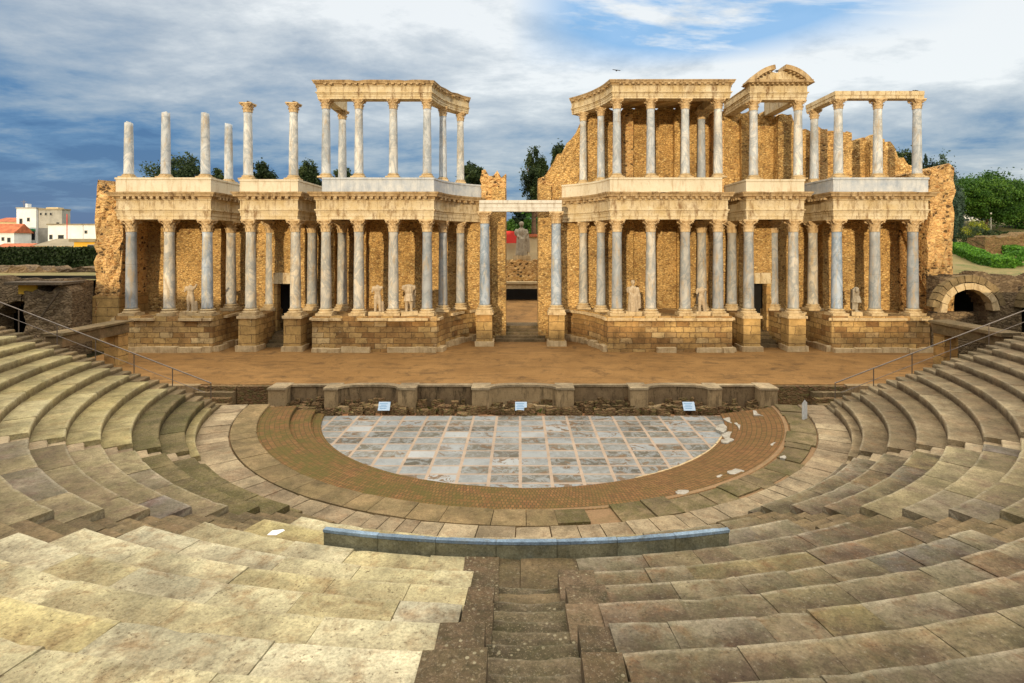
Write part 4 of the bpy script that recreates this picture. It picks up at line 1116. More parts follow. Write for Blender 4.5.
def statue(label, loc, kind, mat='statue', sc=1.0, rz=0):
    t = thing('statue', label, 'statue', 'ancient statues of the stage building', loc); t.rotation_euler = (0, 0, rz); t.scale = (sc, sc, sc)
    g = MB(); g.box((0, 0, .12), (.95, .62, .26), j=.03); g.build('plinth', M['base'], t)
    g = MB(); z = .22
    if kind in ('torso', 'nude'):     # headless heroic figure, legs apart, stumps of arms
        g.tube((-.13, 0, z), (-.12, .02, z+.48), .085, .10, 10); g.tube((-.12, .02, z+.46), (-.09, 0, z+.88), .105, .15, 10)
        g.tube((.18, -.06, z), (.15, -.02, z+.46), .08, .10, 10); g.tube((.15, -.02, z+.44), (.09, 0, z+.88), .105, .15, 10)
        g.ell((-.13, -.06, z+.03), (.08, .15, .06)); g.ell((.18, -.12, z+.03), (.08, .15, .06))
        g.ell((0, 0, z+.95), (.22, .15, .18)); g.ell((0, 0, z+1.15), (.19, .13, .25)); g.ell((0, -.01, z+1.38), (.25, .15, .22))
        g.ell((-.25, 0, z+1.46), (.10, .10, .10)); g.ell((.25, 0, z+1.46), (.10, .10, .10)); g.tube((0, 0, z+1.5), (0, -.01, z+1.64), .09, .07, 10)
        if kind == 'nude': g.tube((.28, 0, z+1.45), (.40, -.04, z+1.68), .075, .06, 8); g.tube((-.28, 0, z+1.45), (-.34, -.02, z+1.18), .075, .06, 8)
        else: g.tube((-.28, 0, z+1.45), (-.33, -.02, z+1.15), .075, .065, 8)
        g.tube((.32, .1, z), (.28, .1, z+.62), .10, .09, 8)       # tree-stump support
        me = remesh(g, 'figure', M[mat])
    elif kind == 'cuirass':           # armoured torso with skirt flaps, headless, cloak behind
        for s in (-1, 1):
            g.tube((.15*s, -.03*s, z), (.12*s, 0, z+.75), .08, .13, 10); g.ell((.15*s, -.09, z+.03), (.08, .15, .06))
        g.tube((0, 0, z+.62), (0, 0, z+1.02), .33, .23, 14); g.ell((0, 0, z+1.25), (.26, .19, .34)); g.ell((0, 0, z+1.48), (.31, .18, .14))
        g.ell((-.31, 0, z+1.42), (.12, .12, .16)); g.ell((.31, 0, z+1.42), (.12, .12, .16)); g.box((.12, .2, z+.8), (.62, .1, 1.3), j=.03)
        me = remesh(g, 'figure', M[mat], noise_amp=.010)
    elif kind == 'toga':              # draped standing figure with head, seated mantle over arm
        g.tube((0, 0, z), (0, 0, z+1.0), .34, .27, 16); g.ell((0, 0, z+1.0), (.27, .2, .25)); g.ell((0, -.01, z+1.3), (.28, .18, .28))
        g.ell((-.28, -.02, z+1.32), (.12, .13, .20)); g.ell((.28, -.02, z+1.32), (.12, .13, .2)); g.tube((-.3, 0, z+1.25), (-.12, -.22, z+1.02), .08, .07, 8); g.tube((.32, 0, z+1.25), (.33, -.14, z+.9), .09, .09, 8)
        g.tube((.34, -.1, z+.95), (.36, -.06, z+.2), .11, .13, 8); g.tube((0, 0, z+1.48), (0, 0, z+1.62), .08, .07, 10); g.ell((0, -.01, z+1.76), (.11, .13, .155)); g.ell((0, -.135, z+1.75), (.02, .03, .035)); g.ell((0, .04, z+1.8), (.13, .12, .14))
        g.tube((-.2, -.2, z+.1), (.3, -.12, z+1.3), .07, .09, 8)
        me = remesh(g, 'figure', M[mat], noise_amp=.016)
    elif kind == 'seated':           # large seated goddess
        g.box((0, .25, z+.45), (.95, .7, .95)); g.box((0, .5, z+.9), (.95, .2, 1.6))
        for s in (-1, 1):
            g.tube((.2*s, -.35, z), (.2*s, -.3, z+.75), .17, .17, 10); g.tube((.2*s, -.3, z+.75), (.15*s, .2, z+.85), .18, .2, 10)
            g.ell((.36*s, .1, z+1.45), (.12, .13, .22)); g.tube((.38*s, .08, z+1.4), (.36*s, -.22, z+1.05), .09, .07, 8)
        g.tube((0, -.3, z), (0, -.25, z+.6), .26, .2, 12); g.ell((0, .15, z+1.05), (.28, .22, .3)); g.ell((0, .15, z+1.4), (.3, .2, .3)); g.tube((0, .13, z+1.6), (0, .11, z+1.8), .09, .08, 10); g.ell((0, .09, z+1.94), (.13, .15, .18)); g.ell((0, .14, z+2.0), (.15, .14, .16)); g.ell((0, -.05, z+1.93), (.02, .03, .03))
        me = remesh(g, 'figure', M[mat], noise_amp=.012)
    link('figure', me, t); return t
def colx(px, y): return (px-519.7)/560*y
YS = YC-.05
statue('headless nude male statue with a raised arm stump standing in the leftmost pavilion', (colx(190.5, YS), YS, PZ), 'nude', sc=1.12)
statue('headless pale torso statue on the left wide pavilion beside its second column', (colx(377.5, YS), YS, PZ), 'torso', sc=1.12)
statue('bulky headless cuirass statue on the left wide pavilion near the doorway side', (colx(409, YS), YS, PZ), 'cuirass', sc=1.15, rz=.3)
statue('draped statue with a head standing on the right wide pavilion', (colx(633, YS), YS, PZ), 'toga', sc=1.12)
statue('slim headless statue standing at the right part of the right wide pavilion', (colx(701.5, YS), YS, PZ), 'torso', sc=1.05, rz=.1)
statue('narrow draped headless statue in the rightmost pavilion', (colx(856, YS), YS, PZ), 'cuirass', 'statuegrey', sc=1.05, rz=1.2)

# ------------------------------------------------------------------ behind the doorway
g = MB(); o = 0
n = 10
for i in range(n+1):
    y = YW+1.5+(57-YW-1.5)*i/n; z = 2.12+1.3*max(0, (i-2)/8)
    for x in (-12, 12): g.vert((x, y, z))
for i in range(n): g.f.append([2*i, 2*i+1, 2*i+3, 2*i+2])
struct('garden_path', g, M['sand'])
t = thing('garden_wall', 'low masonry garden wall seen through the central doorway', 'wall')
g = rubble_wall(-7, 7, 56, 3.0, flat(6.9), seed=300, topj=.12, amp=.06, thick=1.6); g.build('rubble', M['rubblebig'], t)
g = MB(); g.box2((-6, 55.2, 3.0), (6, 56, 4.55), j=.03); g.build('plinth', M['base'], t)
g = MB(); g.box2((-6, 55.1, 4.56), (6, 55.9, 4.75), j=.03); g.build('ledge', M['creamwall'], t)
t = thing('metal_grille', 'dark metal grille fence at the end of the path behind the doorway', 'grille')
g = MB()
for i in range(28): g.box2((-1.3+i*.11, 53.98, 3.25), (-1.3+i*.11+.05, 54.02, 4.1))
g.build('bars', M['dark'], t)
g = MB(); g.box2((-1.35, 53.95, 4.1), (1.85, 54.05, 4.17)); g.box2((-1.35, 53.95, 3.2), (1.85, 54.05, 3.27)); g.box2((-1.3, 54.2, 3.1), (1.8, 54.3, 4.12)); g.build('frame', M['dark'], t)
statue('tall grey draped goddess statue on the garden wall behind the central doorway', (colx(521.5, 56.6), 56.6, 6.9), 'toga', 'statuegrey', sc=1.8)
g = MB(); g.box2((-1.55, 60, 8.6), (-.3, 60.2, 9.9)); tag(g.build('red_banner', M['red']), 'red panel standing in the garden beyond the doorway', 'banner')
t = thing('garden_building', 'low ochre building in the garden beyond the doorway', 'building'); g = MB(); g.box2((-3, 61, 3), (7, 66, 9.3)); g.build('wall', M['creamwall'], t)
g = MB(); g.box2((-3.2, 60.8, 9.3), (7.2, 66.2, 9.6)); g.build('roof', M['tile'], t)

# ------------------------------------------------------------------ handrails
for s in (-1, 1):
    t = thing('handrail', '%s metal handrail climbing the end stairs beside the stage' % ('left' if s < 0 else 'right'), 'handrail', 'metal handrails of the end stairways')
    Y = 26.95
    xa, za = (15.0, 1.75); xb, zb = (27.0, 6.35)
    rz_ = lambda x: za+(zb-za)*(x-xa)/(xb-xa)
    g = MB(); g.tube((AX+s*xa, Y, za), (AX+s*xb, Y, zb), .028); g.build('rail', M['rail'], t)
    g = MB(); g.tube((AX+s*(xa+.3), Y, za-.45), (AX+s*xb, Y, zb-.55), .014); g.build('mid_rail', M['rail'], t)
    x = xa+.02
    while x < 26.9:
        g = MB(); g.tube((AX+s*x, Y, rz_(x)-1.25), (AX+s*x, Y, rz_(x)), .022); g.build('post', M['rail'], t); x += 1.85

# ------------------------------------------------------------------ aditus lintels, side walls and arches
for s in (-1, 1):
    t = thing('passage_lintel', 'heavy worn stone beam resting on a pillar over the %s side passage' % ('left' if s < 0 else 'right'), 'stone beam', 'stone beams over the side passages')
    xb = -24.35 if s < 0 else 25.75
    g = MB(); g.box2((xb-.5, 29.3, 3.05), (xb+.45, 34.3, 3.62), j=.03); g.box2((xb-.62, 29.2, 3.64), (xb+.55, 34.5, 3.8), j=.04); g.build('beam', M['stair'], t)
    g = MB(); g.box2((xb-.45, 33.4, 1.1), (xb+.4, 34.25, 3.04), j=.02); g.build('pillar', M['ashlarpale'], t)
    g = MB(); g.box2((xb-.4, 28.9, 1.0), (xb+.35, 29.9, 3.04), j=.02); g.build('pillar', M['rubbledark'], t)
def arch_wall(t, x0, x1, y, zb, zt, archs, mat, thick=1.2, topf=None):
    g = MB(); n = int((x1-x0)/.16)
    for i in range(n):
        a = x0+(x1-x0)*i/n; b = x0+(x1-x0)*(i+1)/n; m = (a+b)/2; z = zb
        for (cx, sz, r) in archs:
            if abs(m-cx) < r: z = sz+math.sqrt(r*r-(m-cx)**2)
        tt = (topf(m) if topf else zt)
        g.box2((a, y, z), (b+.002, y+thick, tt+.06*nz(m*2)), t=(.5,0,.5))
    g.build('wall', M[mat], t)
def voussoirs(t, cx, y, sz, r0, r1, a0, a1, n, mat='base', d=.5, nm='voussoir'):
    for i in range(n):
        b0 = a0+(a1-a0)*i/n+.012; b1 = a0+(a1-a0)*(i+1)/n-.012; g = MB()
        o = 0; q = random.uniform(-.05, .05)
        for yy in (y-d+q, y+.1):
            for r, b in ((r0, b0), (r1+q, b0), (r1+q, b1), (r0, b1)): g.vert((cx+r*math.cos(b), yy, sz+r*math.sin(b)))
        for f in ((0,1,2,3),(4,7,6,5),(0,4,5,1),(1,5,6,2),(2,6,7,3),(3,7,4,0)): g.f.append(list(f))
        g.build(nm, M[mat], t)
YA = 37.3
t = thing('arched_passage', 'stone arched passage at the right with a double ring of pale arch blocks', 'arch')
ca = (964-519.7)/560*YA
arch_wall(t, AX+29.0-1.2, AX+41, YA, 1.0, 6.6, [(ca, 3.95, 1.6), (35.0, 4.2, 1.5)], 'rubbledark', topf=lambda x: 6.35+.5*nz(x*.7))
voussoirs(t, ca, YA, 3.95, 1.55, 2.0, R_(4), R_(180), 9); voussoirs(t, ca, YA, 3.95, 2.03, 2.45, R_(12), R_(172), 13, mat='ringin')
voussoirs(t, 35.0, YA, 4.2, 1.5, 2.1, R_(95), R_(178), 6, mat='ringin')
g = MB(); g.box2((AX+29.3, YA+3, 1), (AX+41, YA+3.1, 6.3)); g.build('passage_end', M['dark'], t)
g = MB(); g.box2((ca-1.6, YA+.8, 1), (ca+4, YA+1.1, 3.85), j=.03); g.build('low_wall', M['rubbledark'], t)
t = thing('arched_passage', 'dark rough arched passage at the far left edge behind the seats', 'arch')
cl = (20-519.7)/560*YA
arch_wall(t, -42, -29.3, YA, 1.0, 6.3, [(cl, 3.1, 1.55)], 'rubbledark', topf=lambda x: 6.1+.4*nz(x*.7))
voussoirs(t, cl, YA, 3.1, 1.6, 2.2, R_(5), R_(175), 11, mat='rubbledark', d=.15)
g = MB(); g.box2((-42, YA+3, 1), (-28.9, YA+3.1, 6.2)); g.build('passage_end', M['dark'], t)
t = thing('ruined_wall', 'brown ruined masonry wall left of the stage building under a timber beam', 'wall')
g = rubble_wall(-32.0, -29.0, 36.2, 1.0, lambda x: 5.6+.25*nz(x), seed=410, amp=.08, thick=1.0); g.build('rubble', M['rubbledark'], t)
t2 = thing('timber_canopy', 'weathered timber beam canopy left of the stage building', 'canopy')
g = MB(); g.box2((-33, 35.8, 5.85), (-29.2, 37.6, 6.02), j=.02); g.build('roof_boards', M['wood'], t2)
g = MB(); g.tube((-30.9, 36, 3.6), (-29.6, 36, 5.4), .06); g.build('brace', M['wood'], t2)
g = MB(); g.box2((-32.6, 36.4, 5.2), (-31.4, 36.5, 5.8)); g.build('lit_panel', M['yellow'], t2)
# passage side walls under the seat ends
for s in (-1, 1):
    t = thing('passage_wall', 'dark masonry wall under the end of the seats along the %s side passage' % ('left' if s < 0 else 'right'), 'wall', 'masonry side walls of the passages')
    g = MB(); P = []
    for i in range(14):
        x = 15.2+i*.95; z = Z0[0]+.345*(x-15.2)
        g.box2((AX+s*x, 26.8, -.3), (AX+s*(x+.94), 27.25, max(.6, z-.1)), j=.02)
    g.build('masonry', M['rubbledark'], t)

# ------------------------------------------------------------------ terrain, hillside
g = MB()
def gz(x, y):
    if y < 46: return -.65
    if abs(x) < 15 and y < 59: return -.3
    return -.65+min(1, (y-46)/6)*4.6+min(3.0, max(0, (y-60)*.05))
xs = [-1600,-600,-250,-120,-70,-50,-40,-30,-20,-16,-14,0,14,16,20,30,40,50,70,120,250,600,1600]
ys = [-300,-60,-20,0,20,40,46,49,52,56,58,60,70,80,100,140,200,400,900,2500]
for y in ys:
    for x in xs: g.vert((x, y, gz(x, y)))
nx = len(xs)
for j in range(len(ys)-1):
    for i in range(nx-1): g.f.append([j*nx+i, j*nx+i+1, (j+1)*nx+i+1, (j+1)*nx+i])
struct('ground', g, M['field'])
def terrain(name, x0, x1, y0, y1, f, mat, nxx=24, nyy=20, skirt=True):
    g = MB()
    for j in range(nyy+1):
        for i in range(nxx+1):
            x = x0+(x1-x0)*i/nxx; y = y0+(y1-y0)*j/nyy; g.vert((x, y, f(x, y)))
    for j in range(nyy):
        for i in range(nxx): a = j*(nxx+1)+i; g.f.append([a, a+1, a+nxx+2, a+nxx+1])
    return struct(name, g, M[mat], smooth=True)
hillz = lambda x, y: 6.0+(y-38)*.125+.25*nz(x*.15, y*.15)+.1*nz(x*.7, y*.7)+max(0, x-38)*.03
terrain('hillside', 28.8, 90, 38.4, 78, hillz, 'hill', 40, 40)
embz = lambda x, y: 5.9+(y-38)*.03+.1*nz(x*.3, y*.3)
terrain('embankment', -110, -29.5, 38.4, 140, embz, 'hill', 40, 30)

# ------------------------------------------------------------------ vegetation
def crown(g, c, r, clumps, per, size, seed, csz=.28, shade=True):
    rs = random.Random(seed); random.seed(seed)
    for _ in range(clumps):
        d = Vector((rs.gauss(0,1), rs.gauss(0,1), rs.gauss(0,1))).normalized()*(rs.random()**.33)
        c2 = (c[0]+d.x*r[0], c[1]+d.y*r[1], c[2]+d.z*r[2]); k = rs.uniform(.6, 1.35); tone = rs.random()
        for _ in range(per):
            e = Vector((random.gauss(0,1), random.gauss(0,1), random.gauss(0,1)))*.5
            p = Vector((c2[0]+e.x*r[0]*csz*k, c2[1]+e.y*r[0]*csz*k, c2[2]+e.z*r[2]*csz*k*.8))
            leaf(g, p, size*random.uniform(.6, 1.4), tr=min(1, max(0, tone*.7+random.random()*.3)))
def tree(label, name, x, y, z0, top, rx, rz, leafm, clumps=55, per=45, size=.22, seed=1, lean=0, cat='tree', group='trees beyond the theatre', parts=3):
    t = thing(name, label, cat, group, (x, y, z0)); rs = random.Random(seed); H = top-z0
    g = MB(); hb = H-rz*1.5; r = max(.12, H*.028)
    p = Vector((0, 0, 0)); pts = [p.copy()]
    for i in range(4): p = p+Vector((lean*H*.06+rs.uniform(-.1, .1), rs.uniform(-.1, .1), max(.5, hb)/4)); pts.append(p.copy())
    for i in range(4): g.tube(pts[i], pts[i+1], r*(1-.13*i), r*(1-.13*(i+1)), 9)
    for i in range(7):
        a = rs.random()*6.28; q = pts[3 if i % 2 else 4]; e = q+Vector((math.cos(a)*rx*.6, math.sin(a)*rx*.6, rz*rs.uniform(.3, 1.1))); mid = (q+e)/2+Vector((0, 0, -rz*.1))
        g.tube(q, mid, r*.42, r*.28, 6); g.tube(mid, e, r*.28, r*.1, 6)
    g.build('trunk', M['bark'], t)
    g = MB(); cz = H-rz; off = pts[-1]
    subs = [((off.x, off.y, cz), (rx*.8, rx*.8, rz), 1)]
    for i in range(parts): a = rs.random()*6.28; subs.append(((off.x+math.cos(a)*rx*.5, off.y+math.sin(a)*rx*.5, cz+rs.uniform(-.45, .3)*rz), (rx*.55, rx*.55, rz*.55), .5))
    tot = sum(s[2] for s in subs)
    for i, (c, rr, w) in enumerate(subs): crown(g, c, rr, int(clumps*w/tot)+4, per, size, seed*10+i)
    g.build('crown', M[leafm], t, recalc=False); return t
def zat(py, y): return EYE+(245-py)*y/560
Y=64
T = [('broad dark tree rising behind the leftmost upper columns', 173, 155, 68, 4.0, 3.2, 'leafdark'),
     ('small dark tree tip behind the fourth broken column', 216, 171, 66, 1.5, 1.8, 'leafdark'),
     ('pointed dark tree between the two free standing capital topped columns', 259, 158, 62, 1.5, 2.6, 'leafdark'),
     ('dark tree left of the open upper colonnade', 309, 163, 62, 1.6, 2.4, 'leafdark'),
     ('dark tree seen through the open upper colonnade', 344, 167, 63, 1.9, 2.2, 'leafdark'),
     ('dark green tree right of the open upper colonnade', 473, 162, 64, 1.9, 2.6, 'leafdark'),
     ('tall dark tree standing in the gap beside the jagged wall', 534, 149, 64, 1.75, 3.6, 'leafdark'),
     ('slim dark treetop above the slope of the jagged wall', 558, 141, 68, 1.1, 2.6, 'leafdark'),
     ('dark tree showing above the wall behind the rightmost pavilion', 898, 148, 62, 2.0, 2.8, 'leafdark')]
for i, (lb, px, py, y, rx, rz, lm) in enumerate(T):
    tree(lb, 'leafy_tree', colx(px, y), y, 4.2, zat(py, y), rx, rz, lm, clumps=int(40+14*rx*rz), per=130, size=.14, seed=500+i)
for i, (px, y, top, lb) in enumerate(((511, 72, 222, 'bright green tree behind the statue beyond the doorway, left one'), (534, 74, 216, 'bright green tree behind the statue beyond the doorway, right one'), (523, 80, 205, 'taller green tree further behind the statue beyond the doorway'))):
    tree(lb, 'leafy_tree', colx(px, y), y, 4.6, zat(top, y), 2.4, 2.6, 'leafpine' if i != 2 else 'leafdark', clumps=60, per=45, size=.25, seed=540+i)
# right side
R = [('grey green cypress close to the right end pier', 938, 160, 58, 1.3, 4.6, 'leafblue', 'conifer'),
     ('second taller grey green cypress left of the umbrella pines', 950, 172, 62, 1.4, 4.4, 'leafblue', 'conifer'),
     ('low grey green conifer behind the rightmost upper column', 927, 156, 60, 1.0, 3.8, 'leafblue', 'conifer'),
     ('large bright green umbrella pine on the right hillside', 985, 175, 66, 4.4, 2.9, 'leafpine', 'umbrella_pine'),
     ('second umbrella pine cut by the right picture edge', 1022, 181, 68, 3.6, 2.9, 'leafpine', 'umbrella_pine'),
     ('small umbrella pine behind the grey green cypresses', 962, 180, 74, 3.2, 2.4, 'leafpine', 'umbrella_pine')]
for i, (lb, px, py, y, rx, rz, lm, nm) in enumerate(R):
    tree(lb, nm, colx(px, y), y, hillz(colx(px, y), y)-.2, zat(py, y), rx, rz, lm, clumps=int(80+20*rx*rz), per=170, size=.115, seed=560+i, lean=.25 if i == 3 else 0)
def bush(label, name, px, py, y, r, lm, n=900, seed=1, group='shrubs on the hillside', sz=.09):
    x = colx(px, y); z = hillz(x, y); g = MB(); crown(g, (0, 0, r[2]*.6), r, 26, n//26, sz, seed, csz=.3)
    t = tag(g.build(name, M[lm], recalc=False, loc=(x, y, z)), label, 'shrub', group); return t
bush('round dark clipped bush on the hillside', 'round_bush', 976, 232, 55, (1.5,1.5,1.2), 'leafdark', 2200, 601)
bush('yellow flowering bush in front of the pine trunks', 'yellow_bush', 975, 222, 60, (1.1,1.1,1.1), 'leafbush', 1500, 602)
bush('dark rounded bush at the right edge of the hillside', 'round_bush', 1018, 262, 44, (1.6,1.2,.8), 'leafhedge', 2000, 603)
def hedge(label, pts, w, h, lm, zf, seed, name='hedge', sz=.09, dens=420, cat='hedge', group=None, core=.72):
    t = thing(name, label, cat, group); random.seed(seed); g = MB(); co = MB()
    for (a, b) in zip(pts, pts[1:]):
        L = math.hypot(b[0]-a[0], b[1]-a[1]); n = int(L*dens*(w+2*h)/2)
        for _ in range(n):
            u = random.random(); x = a[0]+(b[0]-a[0])*u; y = a[1]+(b[1]-a[1])*u
            q = random.random()*(w+2*h); z = zf(x, y)
            if q < h: dx, dz = -w/2, q
            elif q < h+w: dx, dz = q-h-w/2, h
            else: dx, dz = w/2, q-h-w
            nx_, ny_ = (b[1]-a[1])/L, -(b[0]-a[0])/L; e = .10*nz(x*1.5, y*1.5, dz*2)
            leaf(g, Vector((x+nx_*(dx+e)+random.uniform(-.05,.05), y+ny_*(dx+e)+random.uniform(-.05,.05), z+dz+e+random.uniform(-.06,.06))), sz*random.uniform(.6,1.4))
        for _ in range(int(w*h*dens*1.3)):
            for (e_, o_) in ((a, -1), (b, 1)):
                q_ = random.uniform(-w/2, w/2); nx_, ny_ = (b[1]-a[1])/L, -(b[0]-a[0])/L
                leaf(g, Vector((e_[0]+nx_*q_+o_*(b[0]-a[0])/L*random.uniform(-.1, .12), e_[1]+ny_*q_+o_*(b[1]-a[1])/L*random.uniform(-.1, .12), zf(*e_)+random.random()*h)), sz*random.uniform(.6, 1.4))
        k = 6
        for i in range(k):
            p = [(a[0]+(b[0]-a[0])*q/k, a[1]+(b[1]-a[1])*q/k) for q in (i, i+1)]
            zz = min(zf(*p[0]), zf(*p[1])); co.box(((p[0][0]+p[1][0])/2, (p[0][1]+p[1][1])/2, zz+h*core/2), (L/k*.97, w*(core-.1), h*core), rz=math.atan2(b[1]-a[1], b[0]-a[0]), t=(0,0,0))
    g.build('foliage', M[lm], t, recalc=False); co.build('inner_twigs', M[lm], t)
def hp(px, y): return (colx(px, y), y)
G_H = 'clipped hedges on the right hillside'
hedge('bright green hedge running down the hillside beside the right end pier', [hp(957, 52), hp(1003, 42.5)], 1.3, .7, 'leafhedge', hillz, 611, group=G_H)
hedge('upper bright green hedge at the right edge of the hillside', [hp(996, 52), hp(1040, 46)], 1.2, .7, 'leafhedge', hillz, 612, group=G_H)
hedge('distant thin dark hedge under the pine trees on the hillside', [hp(985, 60), hp(1050, 58)], 1.0, .7, 'leafdark', hillz, 613, group=G_H)
hedge('long dark clipped hedge in front of the houses at left', [(-62, 50), (-36.5, 50)], 1.4, 1.75, 'hedgedark', lambda x, y: 6.35, 614, sz=.13, dens=420, core=.93)
t = thing('retaining_wall', 'pale rough stone retaining wall below the dark hedge at left', 'wall')
g = rubble_wall(-60, -33, 46, 4.5, lambda x: 6.45+.15*nz(x), seed=620, amp=.05, thick=1.5); g.build('rubble', M['rubbledark'], t)
t = thing('earth_bank_wall', 'reddish rubble terrace on the right hillside under the pines', 'wall')
g = rubble_wall(colx(985, 50), colx(1060, 50), 50, 6, lambda x: 9.2+.04*(x-42)+.1*nz(x), seed=622, amp=.05, thick=2); g.build('rubble', M['brickrubble'], t)

# ------------------------------------------------------------------ houses
def house(label, name, x0, x1, y, z0, z1, wall, roof=None, wins=(), depth=8, rooft=.3, over=.3, door=None, pitched=False):
    t = thing(name, label, 'building', 'town buildings behind the theatre')
    g = MB(); g.box2((x0, y, z0), (x1, y+depth, z1)); g.build('wall', M[wall], t)
    if roof:
        g = MB()
        if pitched:
            o = 0
            for (x, yy, z) in ((x0-over, y-over, z1), (x1+over, y-over, z1), (x1+over, y+depth+over, z1), (x0-over, y+depth+over, z1), (x0-over, y+depth/2, z1+rooft), (x1+over, y+depth/2, z1+rooft)): g.vert((x, yy, z+.02))
            for f in ((0,1,5,4),(2,3,4,5),(1,2,5),(3,0,4),(0,3,2,1)): g.f.append(list(f))
        else: g.box2((x0-over, y-over, z1+.01), (x1+over, y+depth+over, z1+rooft))
        g.build('roof', M[roof], t)
    for (wx, wz, ww, wh) in wins:
        g = MB(); g.box2((wx-ww/2, y-.05, wz-wh/2), (wx+ww/2, y+.08, wz+wh/2)); w = g.build('window', M['greywall'], t)
        g = MB(); g.box2((wx-ww/2+.08, y-.07, wz-wh/2+.08), (wx+ww/2-.08, y-.052, wz+wh/2-.08)); g.build('pane', M['glass'], w)
    return t
hx = lambda px, y: (px-519.7)*y/560
hz = lambda py, y: EYE+(245-py)*y/560
B = 6.2
def hh(label, name, p0, p1, y, ptop, wall, roof, wins=(), z0=B, **kw):
    return house(label, name, hx(p0, y), hx(p1, y), y, z0, hz(ptop, y), wall, roof, [(hx(a, y), hz(b, y), w*y/560, h_*y/560) for a, b, w, h_ in wins], **kw)
Yh = 118
t = hh('tall white house with a green awning in the town at left', 'white_house', 16.5, 36, Yh, 208.5, 'white', 'greywall', [(21, 222, 3.2, 7), (28.5, 219.5, 3, 4)], depth=3, over=.1, rooft=.25)
g = MB(); g.box2((hx(15.5,Yh-1.6), Yh-1.6, hz(231,Yh)), (hx(35.5,Yh), Yh-.02, hz(229,Yh))); g.build('awning', M['green'], t)
g = MB(); g.box2((hx(15.5,Yh-1.6), Yh-1.6, hz(241,Yh)), (hx(35.5,Yh), Yh-1.5, hz(237,Yh))); g.build('balcony_rail', M['green'], t)
g = MB(); g.box2((hx(17,Yh), Yh-.06, hz(240,Yh)), (hx(35,Yh), Yh-.01, hz(231.5,Yh))); g.build('shaded_opening', M['glass'], t)
g = MB(); g.box2((hx(17,Yh), Yh+2, hz(208,Yh)), (hx(19,Yh), Yh+3, hz(203,Yh))); g.build('chimney', M['white'], t)
t = hh('grey white side block adjoining the tall white house', 'grey_house', 36.6, 62, Yh+.5, 210, 'greywall', 'roofgrey', [(58, 224, 3.5, 4), (52, 226, 3.5, 4), (41, 214, 2.5, 3), (46, 214, 2.5, 3), (51, 214, 2.5, 3)], depth=2.2, over=.1, rooft=.3)
g = MB(); g.box2((hx(46,Yh+1), Yh+1, hz(210,Yh)), (hx(58,Yh+1), Yh+2.5, hz(207,Yh))); g.build('roof_room', M['creamwall'], t)
hh('low white flat roofed house to the right of the grey white block', 'white_house', 48, 98, 112, 225, 'white', 'roofgrey', [(51, 237, 3.5, 5), (61, 237, 6, 4.5), (86, 232, 3, 3.5)], depth=5, over=.2, rooft=.25)
hh('far orange roofed house at the left picture edge', 'tiled_house', -12, 14, 112, 233, 'white', 'tile', [(9, 240, 3.5, 5), (3, 239, 3, 4)], depth=4, rooft=1.9, over=.3, pitched=True)
hh('highest orange roofed house behind the left picture edge', 'tiled_house', -8, 17, 133, 222, 'creamwall', 'tile', [(5, 227, 3, 3)], depth=8, rooft=1.2, over=.3, pitched=True)
hh('near brick red roofed shed at the left picture edge', 'tiled_shed', -10, 20, 94, 250, 'creamwall', 'tile', [], depth=6, rooft=1.1, over=.4, pitched=True)
hh('grey roofed low building in front of the white houses', 'low_building', 35, 95, 90, 246, 'creamwall', 'roofgrey', [], depth=9, rooft=1.2, over=.3, pitched=True)
t2_ = thing('roof_aerial', 'thin aerial on the roof of the tall white house', 'aerial')
g = MB(); a_ = hx(24, 120); g.tube((a_, 120, hz(208.5, 118)), (a_, 120, hz(200, 120)), .05); g.box((a_, 120, hz(201.5, 120)), (1.3, .05, .05)); g.box((a_, 120, hz(203, 120)), (.9, .05, .05)); g.build('mast', M['rail'], t2_)
t = hh('bright yellow low building beside the left end pier', 'yellow_building', 74, 99, 75, 242, 'yellow', 'roofgrey', [(91, 247, 7, 5)], depth=6, rooft=.4, over=.4, z0=6)
t = thing('garden_wall', 'long cream wall running in front of the town houses', 'wall'); g = MB(); g.box2((-78, 64, 6.0), (-42, 64.3, 7.75), j=.02); g.build('wall', M['creamwall'], t)
g = MB(); g.tube((hx(67,109), 109, 6), (hx(67,109), 109, hz(214,109)), .07); tag(g.build('red_mast', M['red']), 'thin red mast beside the white town houses', 'mast')
Yr = 96
house('white house partly hidden behind the pine trunks on the right hillside', 'white_house', (953-519.7)*Yr/560, (978-519.7)*Yr/560, Yr, 8, EYE+(245-214)*Yr/560, 'white', 'roofgrey', [((966-519.7)*Yr/560, EYE+23*Yr/560, 1.2, 1.2)], 7, .4, .4)
house('second pale house behind the pines at right', 'pale_house', (988-519.7)*Yr/560, (1010-519.7)*Yr/560, Yr+6, 8, EYE+(245-216)*Yr/560, 'greywall', 'tile', [], 7, 1.0, .4, pitched=True)
t = thing('lamp_post', 'thin pale lamp post on the hillside below the umbrella pines', 'lamp post'); x = colx(991, 62); z = hillz(x, 62)
g = MB(); g.tube((x, 62, z), (x, 62, z+2.0), .03); g.build('post', M['greywall'], t); g = MB(); g.ell((x, 62, z+2.4), (.09,.09,.11)); g.build('lamp_head', M['greywall'], t)

